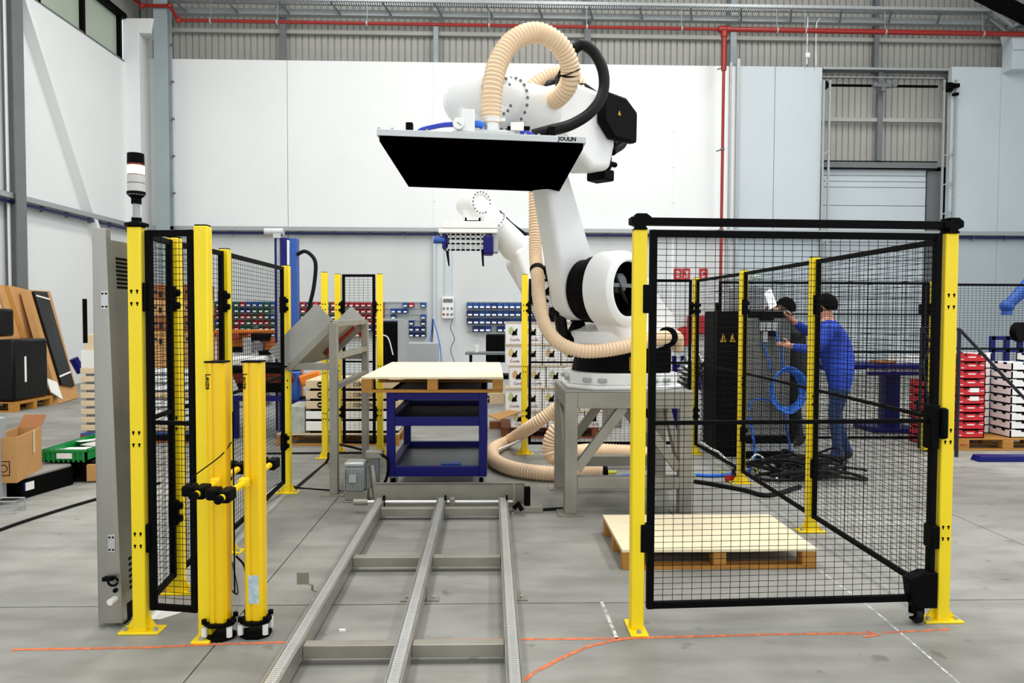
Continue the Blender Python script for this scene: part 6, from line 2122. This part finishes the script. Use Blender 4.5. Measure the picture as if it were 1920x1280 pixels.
def hand(nodes, edges, wrist, tip_dir, side, thumb_dir, pre, sc=1.0):
    """palm and five bent fingers rooted in the palm"""
    w_ = V(nodes[wrist][0])
    d = V(tip_dir).normalized()
    s_ = V(side).normalized()
    n_ = d.cross(s_)
    nodes[pre + 'palm'] = (w_ + d * .05 * sc, (.022 * sc, .036 * sc))
    edges.append((wrist, pre + 'palm'))
    for i, (o_, l) in enumerate(((-.03, .075), (-.01, .085), (.012, .08), (.032, .062))):
        b_ = w_ + d * .09 * sc + s_ * o_ * sc
        m_ = b_ + d * l * .5 * sc + n_ * .006
        e_ = m_ + d * l * .45 * sc - n_ * .022 * sc
        for q, p in (('a', b_), ('b', m_), ('c', e_)):
            nodes['%sf%d%s' % (pre, i, q)] = (p, {'a': .011, 'b': .0095, 'c': .0075}[q] * sc)
        edges += [(pre + 'palm', '%sf%da' % (pre, i)), ('%sf%da' % (pre, i), '%sf%db' % (pre, i)), ('%sf%db' % (pre, i), '%sf%dc' % (pre, i))]
    td = V(thumb_dir).normalized()
    b_ = w_ + d * .035 * sc + td * .035 * sc
    nodes[pre + 'ta'] = (b_, .013 * sc)
    nodes[pre + 'tb'] = (b_ + (td + d).normalized() * .04 * sc, .011 * sc)
    nodes[pre + 'tc'] = (b_ + (td * .5 + d).normalized() * .07 * sc, .008 * sc)
    edges += [(pre + 'palm', pre + 'ta'), (pre + 'ta', pre + 'tb'), (pre + 'tb', pre + 'tc')]


def person(loc, H, face, label, pose, jacket, trousers):
    """face: unit vector the figure looks along; x = forward, y = left, z = up in body space"""
    t = thing('person', label, 'person', loc)
    f = V((face[0], face[1], 0)).normalized()
    l = V((-f.y, f.x, 0))
    k_ = H / 1.8

    def B(x, y, z):
        return f * (x * k_) + l * (y * k_) + V((0, 0, z * k_))
    n = {}
    n['pelvis'] = (B(0, 0, .95), (.165 * k_, .185 * k_))
    n['waist'] = (B(.01, 0, 1.10), (.16 * k_, .18 * k_))
    n['chest'] = (B(.02 + pose.get('lean', 0) * .6, 0, 1.30), (.165 * k_, .205 * k_))
    n['collar'] = (B(.0 + pose.get('lean', 0), 0, 1.475), (.09 * k_, .14 * k_))
    n['neck'] = (B(.02 + pose.get('lean', 0), 0, 1.535), .058 * k_)
    n['skull'] = (B(.035 + pose.get('lean', 0), 0, 1.66), (.095 * k_, .078 * k_))
    n['crown'] = (B(.03 + pose.get('lean', 0), 0, 1.735), (.07 * k_, .06 * k_))
    e = [('pelvis', 'waist'), ('waist', 'chest'), ('chest', 'collar'), ('collar', 'neck'), ('neck', 'skull'), ('skull', 'crown')]
    hx = .035 + pose.get('lean', 0)
    n['nose'] = (B(hx + .115, 0, 1.645), .012 * k_)
    n['brow'] = (B(hx + .07, 0, 1.665), .04 * k_)
    n['chin'] = (B(hx + .06, 0, 1.59), .032 * k_)
    e += [('skull', 'brow'), ('brow', 'nose'), ('skull', 'chin')]
    for sd, sg in (('l', 1), ('r', -1)):
        n['ear' + sd] = (B(hx - .01, sg * .085, 1.645), (.022 * k_, .012 * k_))
        e.append(('skull', 'ear' + sd))
        n['hip' + sd] = (B(0, sg * .09, .86), .115 * k_)
        kx, ax = pose['legs'][sd]
        n['knee' + sd] = (B(kx, sg * .1, .5), .064 * k_)
        n['ankle' + sd] = (B(ax, sg * .11, .1), .046 * k_)
        n['heel' + sd] = (B(ax - .05, sg * .11, .045), .042 * k_)
        n['ball' + sd] = (B(ax + .12, sg * .12, .04), (.034 * k_, .045 * k_))
        n['toe' + sd] = (B(ax + .19, sg * .12, .034), (.026 * k_, .036 * k_))
        e += [('pelvis', 'hip' + sd), ('hip' + sd, 'knee' + sd), ('knee' + sd, 'ankle' + sd), ('ankle' + sd, 'heel' + sd), ('ankle' + sd, 'ball' + sd), ('ball' + sd, 'toe' + sd)]
        sh, el, wr = pose['arms'][sd]
        n['shoulder' + sd] = (B(sh[0] + pose.get('lean', 0), sg * .19, 1.415), .085 * k_)
        n['elbow' + sd] = (B(el[0], el[1], el[2]), .062 * k_)
        n['cuff' + sd] = (B(wr[0] - (wr[0] - el[0]) * .2, wr[1] - (wr[1] - el[1]) * .2, wr[2] - (wr[2] - el[2]) * .2), .045 * k_)
        n['wrist' + sd] = (B(*wr), .03 * k_)
        e += [('collar', 'shoulder' + sd), ('shoulder' + sd, 'elbow' + sd), ('elbow' + sd, 'cuff' + sd), ('cuff' + sd, 'wrist' + sd)]
        dv_ = V(n['wrist' + sd][0]) - V(n['elbow' + sd][0])
        hand(n, e, 'wrist' + sd, dv_, l * sg + V((0, 0, -.4)), V((0, 0, 1)), 'hand' + sd, k_)

    def assign(kn, c):
        if kn.startswith('hand') or kn.startswith('wrist') or kn.startswith('ear') or kn in ('skull', 'crown', 'nose', 'brow', 'chin', 'neck'):
            return 0
        if kn[:4] in ('heel', 'ball') or kn[:3] == 'toe' or (kn[:5] == 'ankle' and c.z < .1 * k_):
            return 3
        if kn[:3] == 'hip' or kn[:4] == 'knee' or kn[:5] == 'ankle':
            return 2 if c.z < .8 * k_ else 1
        return 1
    skin_body('body', n, e, t, [SKIN, jacket, trousers, SHOE], assign)
    # hair: a cap over the back and top of the head
    hc = B(hx - .012, 0, 1.68)
    mb = MB()
    ax_ = frame(hc, f, l, (0, 0, 1))
    prof = []
    M = ax_
    vs, fs = [], []
    nu, nv = 20, 9
    for i in range(nv):
        th_ = math.pi * .5 * i / (nv - 1) * 1.28
        for j in range(nu):
            a_ = 2 * math.pi * j / nu
            fr_ = max(0, math.cos(a_))
            tt = th_ * (1 - .42 * fr_)
            wob = 1 + .035 * math.sin(7 * a_ + 5 * tt)
            vs.append(M @ V((.112 * k_ * wob * math.sin(tt) * math.cos(a_), .097 * k_ * wob * math.sin(tt) * math.sin(a_), .112 * k_ * wob * math.cos(tt))))
    for i in range(nv - 1):
        for j in range(nu):
            j2 = (j + 1) % nu
            fs.append([i * nu + j, i * nu + j2, (i + 1) * nu + j2, (i + 1) * nu + j])
    hr = MB().add(vs, fs).build('hair', HAIR, t, local=True)
    sl = hr.modifiers.new('solid', 'SOLIDIFY')
    sl.thickness = .02
    sl.offset = 0
    for sg in (1, -1):
        MB().ball(B(hx + .095, sg * .032, 1.662), .012 * k_, 10, 6).build('eye', PAPER, t, local=True)
        MB().ball(B(hx + .105, sg * .032, 1.662), .006 * k_, 8, 5).build('pupil', BLK, t, local=True)
    MB().bar(B(hx + .098, -.022, 1.605), B(hx + .098, .022, 1.605), .008, .008).build('mouth', REDL, t, local=True)
    return t, B, hx


pq = fl(1572, 868)
pm, B1, hx1 = person(pq, 1.82, (-.92, .3), 'person in a royal blue jacket and jeans, standing with arms reaching left to the cabinet',
                     {'lean': .13, 'legs': {'l': (.06, .02), 'r': (.02, -.1)},
                      'arms': {'l': ((0,), (.28, .26, 1.2), (.50, .16, 1.24)), 'r': ((0,), (.3, -.22, 1.38), (.46, -.1, 1.5))}}, JACK, JEAN)
MB().lathe([(.085, 0), (.098, .03), (.095, .06), (.075, .075)], Matrix.Translation(pq + B1(.125, 0, 1.43)), 18, cap=False).build('collar', JACK, pm, bevel=.004)
pq2 = fl(1488, 836)
pm2, B2, hx2 = person(pq2, 1.80, (-1, -.25), 'person with dark hair and glasses, bent over the tablet behind the grey cabinet',
                      {'lean': .12, 'legs': {'l': (.05, .0), 'r': (.02, -.08)},
                       'arms': {'l': ((0,), (.26, .3, 1.34), (.34, .16, 1.56)), 'r': ((0,), (.22, -.3, 1.34), (.32, -.14, 1.56))}}, DARKC, DARKC)
mb = MB()
for sg in (1, -1):
    mb.lathe([(.022, 0), (.026, .003), (.022, .006)], axis(B2(hx2 + .11, sg * .034, 1.66), B2(hx2 + .16, sg * .034, 1.66)), 14, cap=False)
    mb.bar(B2(hx2 + .105, sg * .062, 1.665), B2(hx2 - .01, sg * .088, 1.665), .004, .006)
mb.bar(B2(hx2 + .112, -.012, 1.665), B2(hx2 + .112, .012, 1.665), .004, .004)
mb.build('glasses', BLK, pm2, local=True)
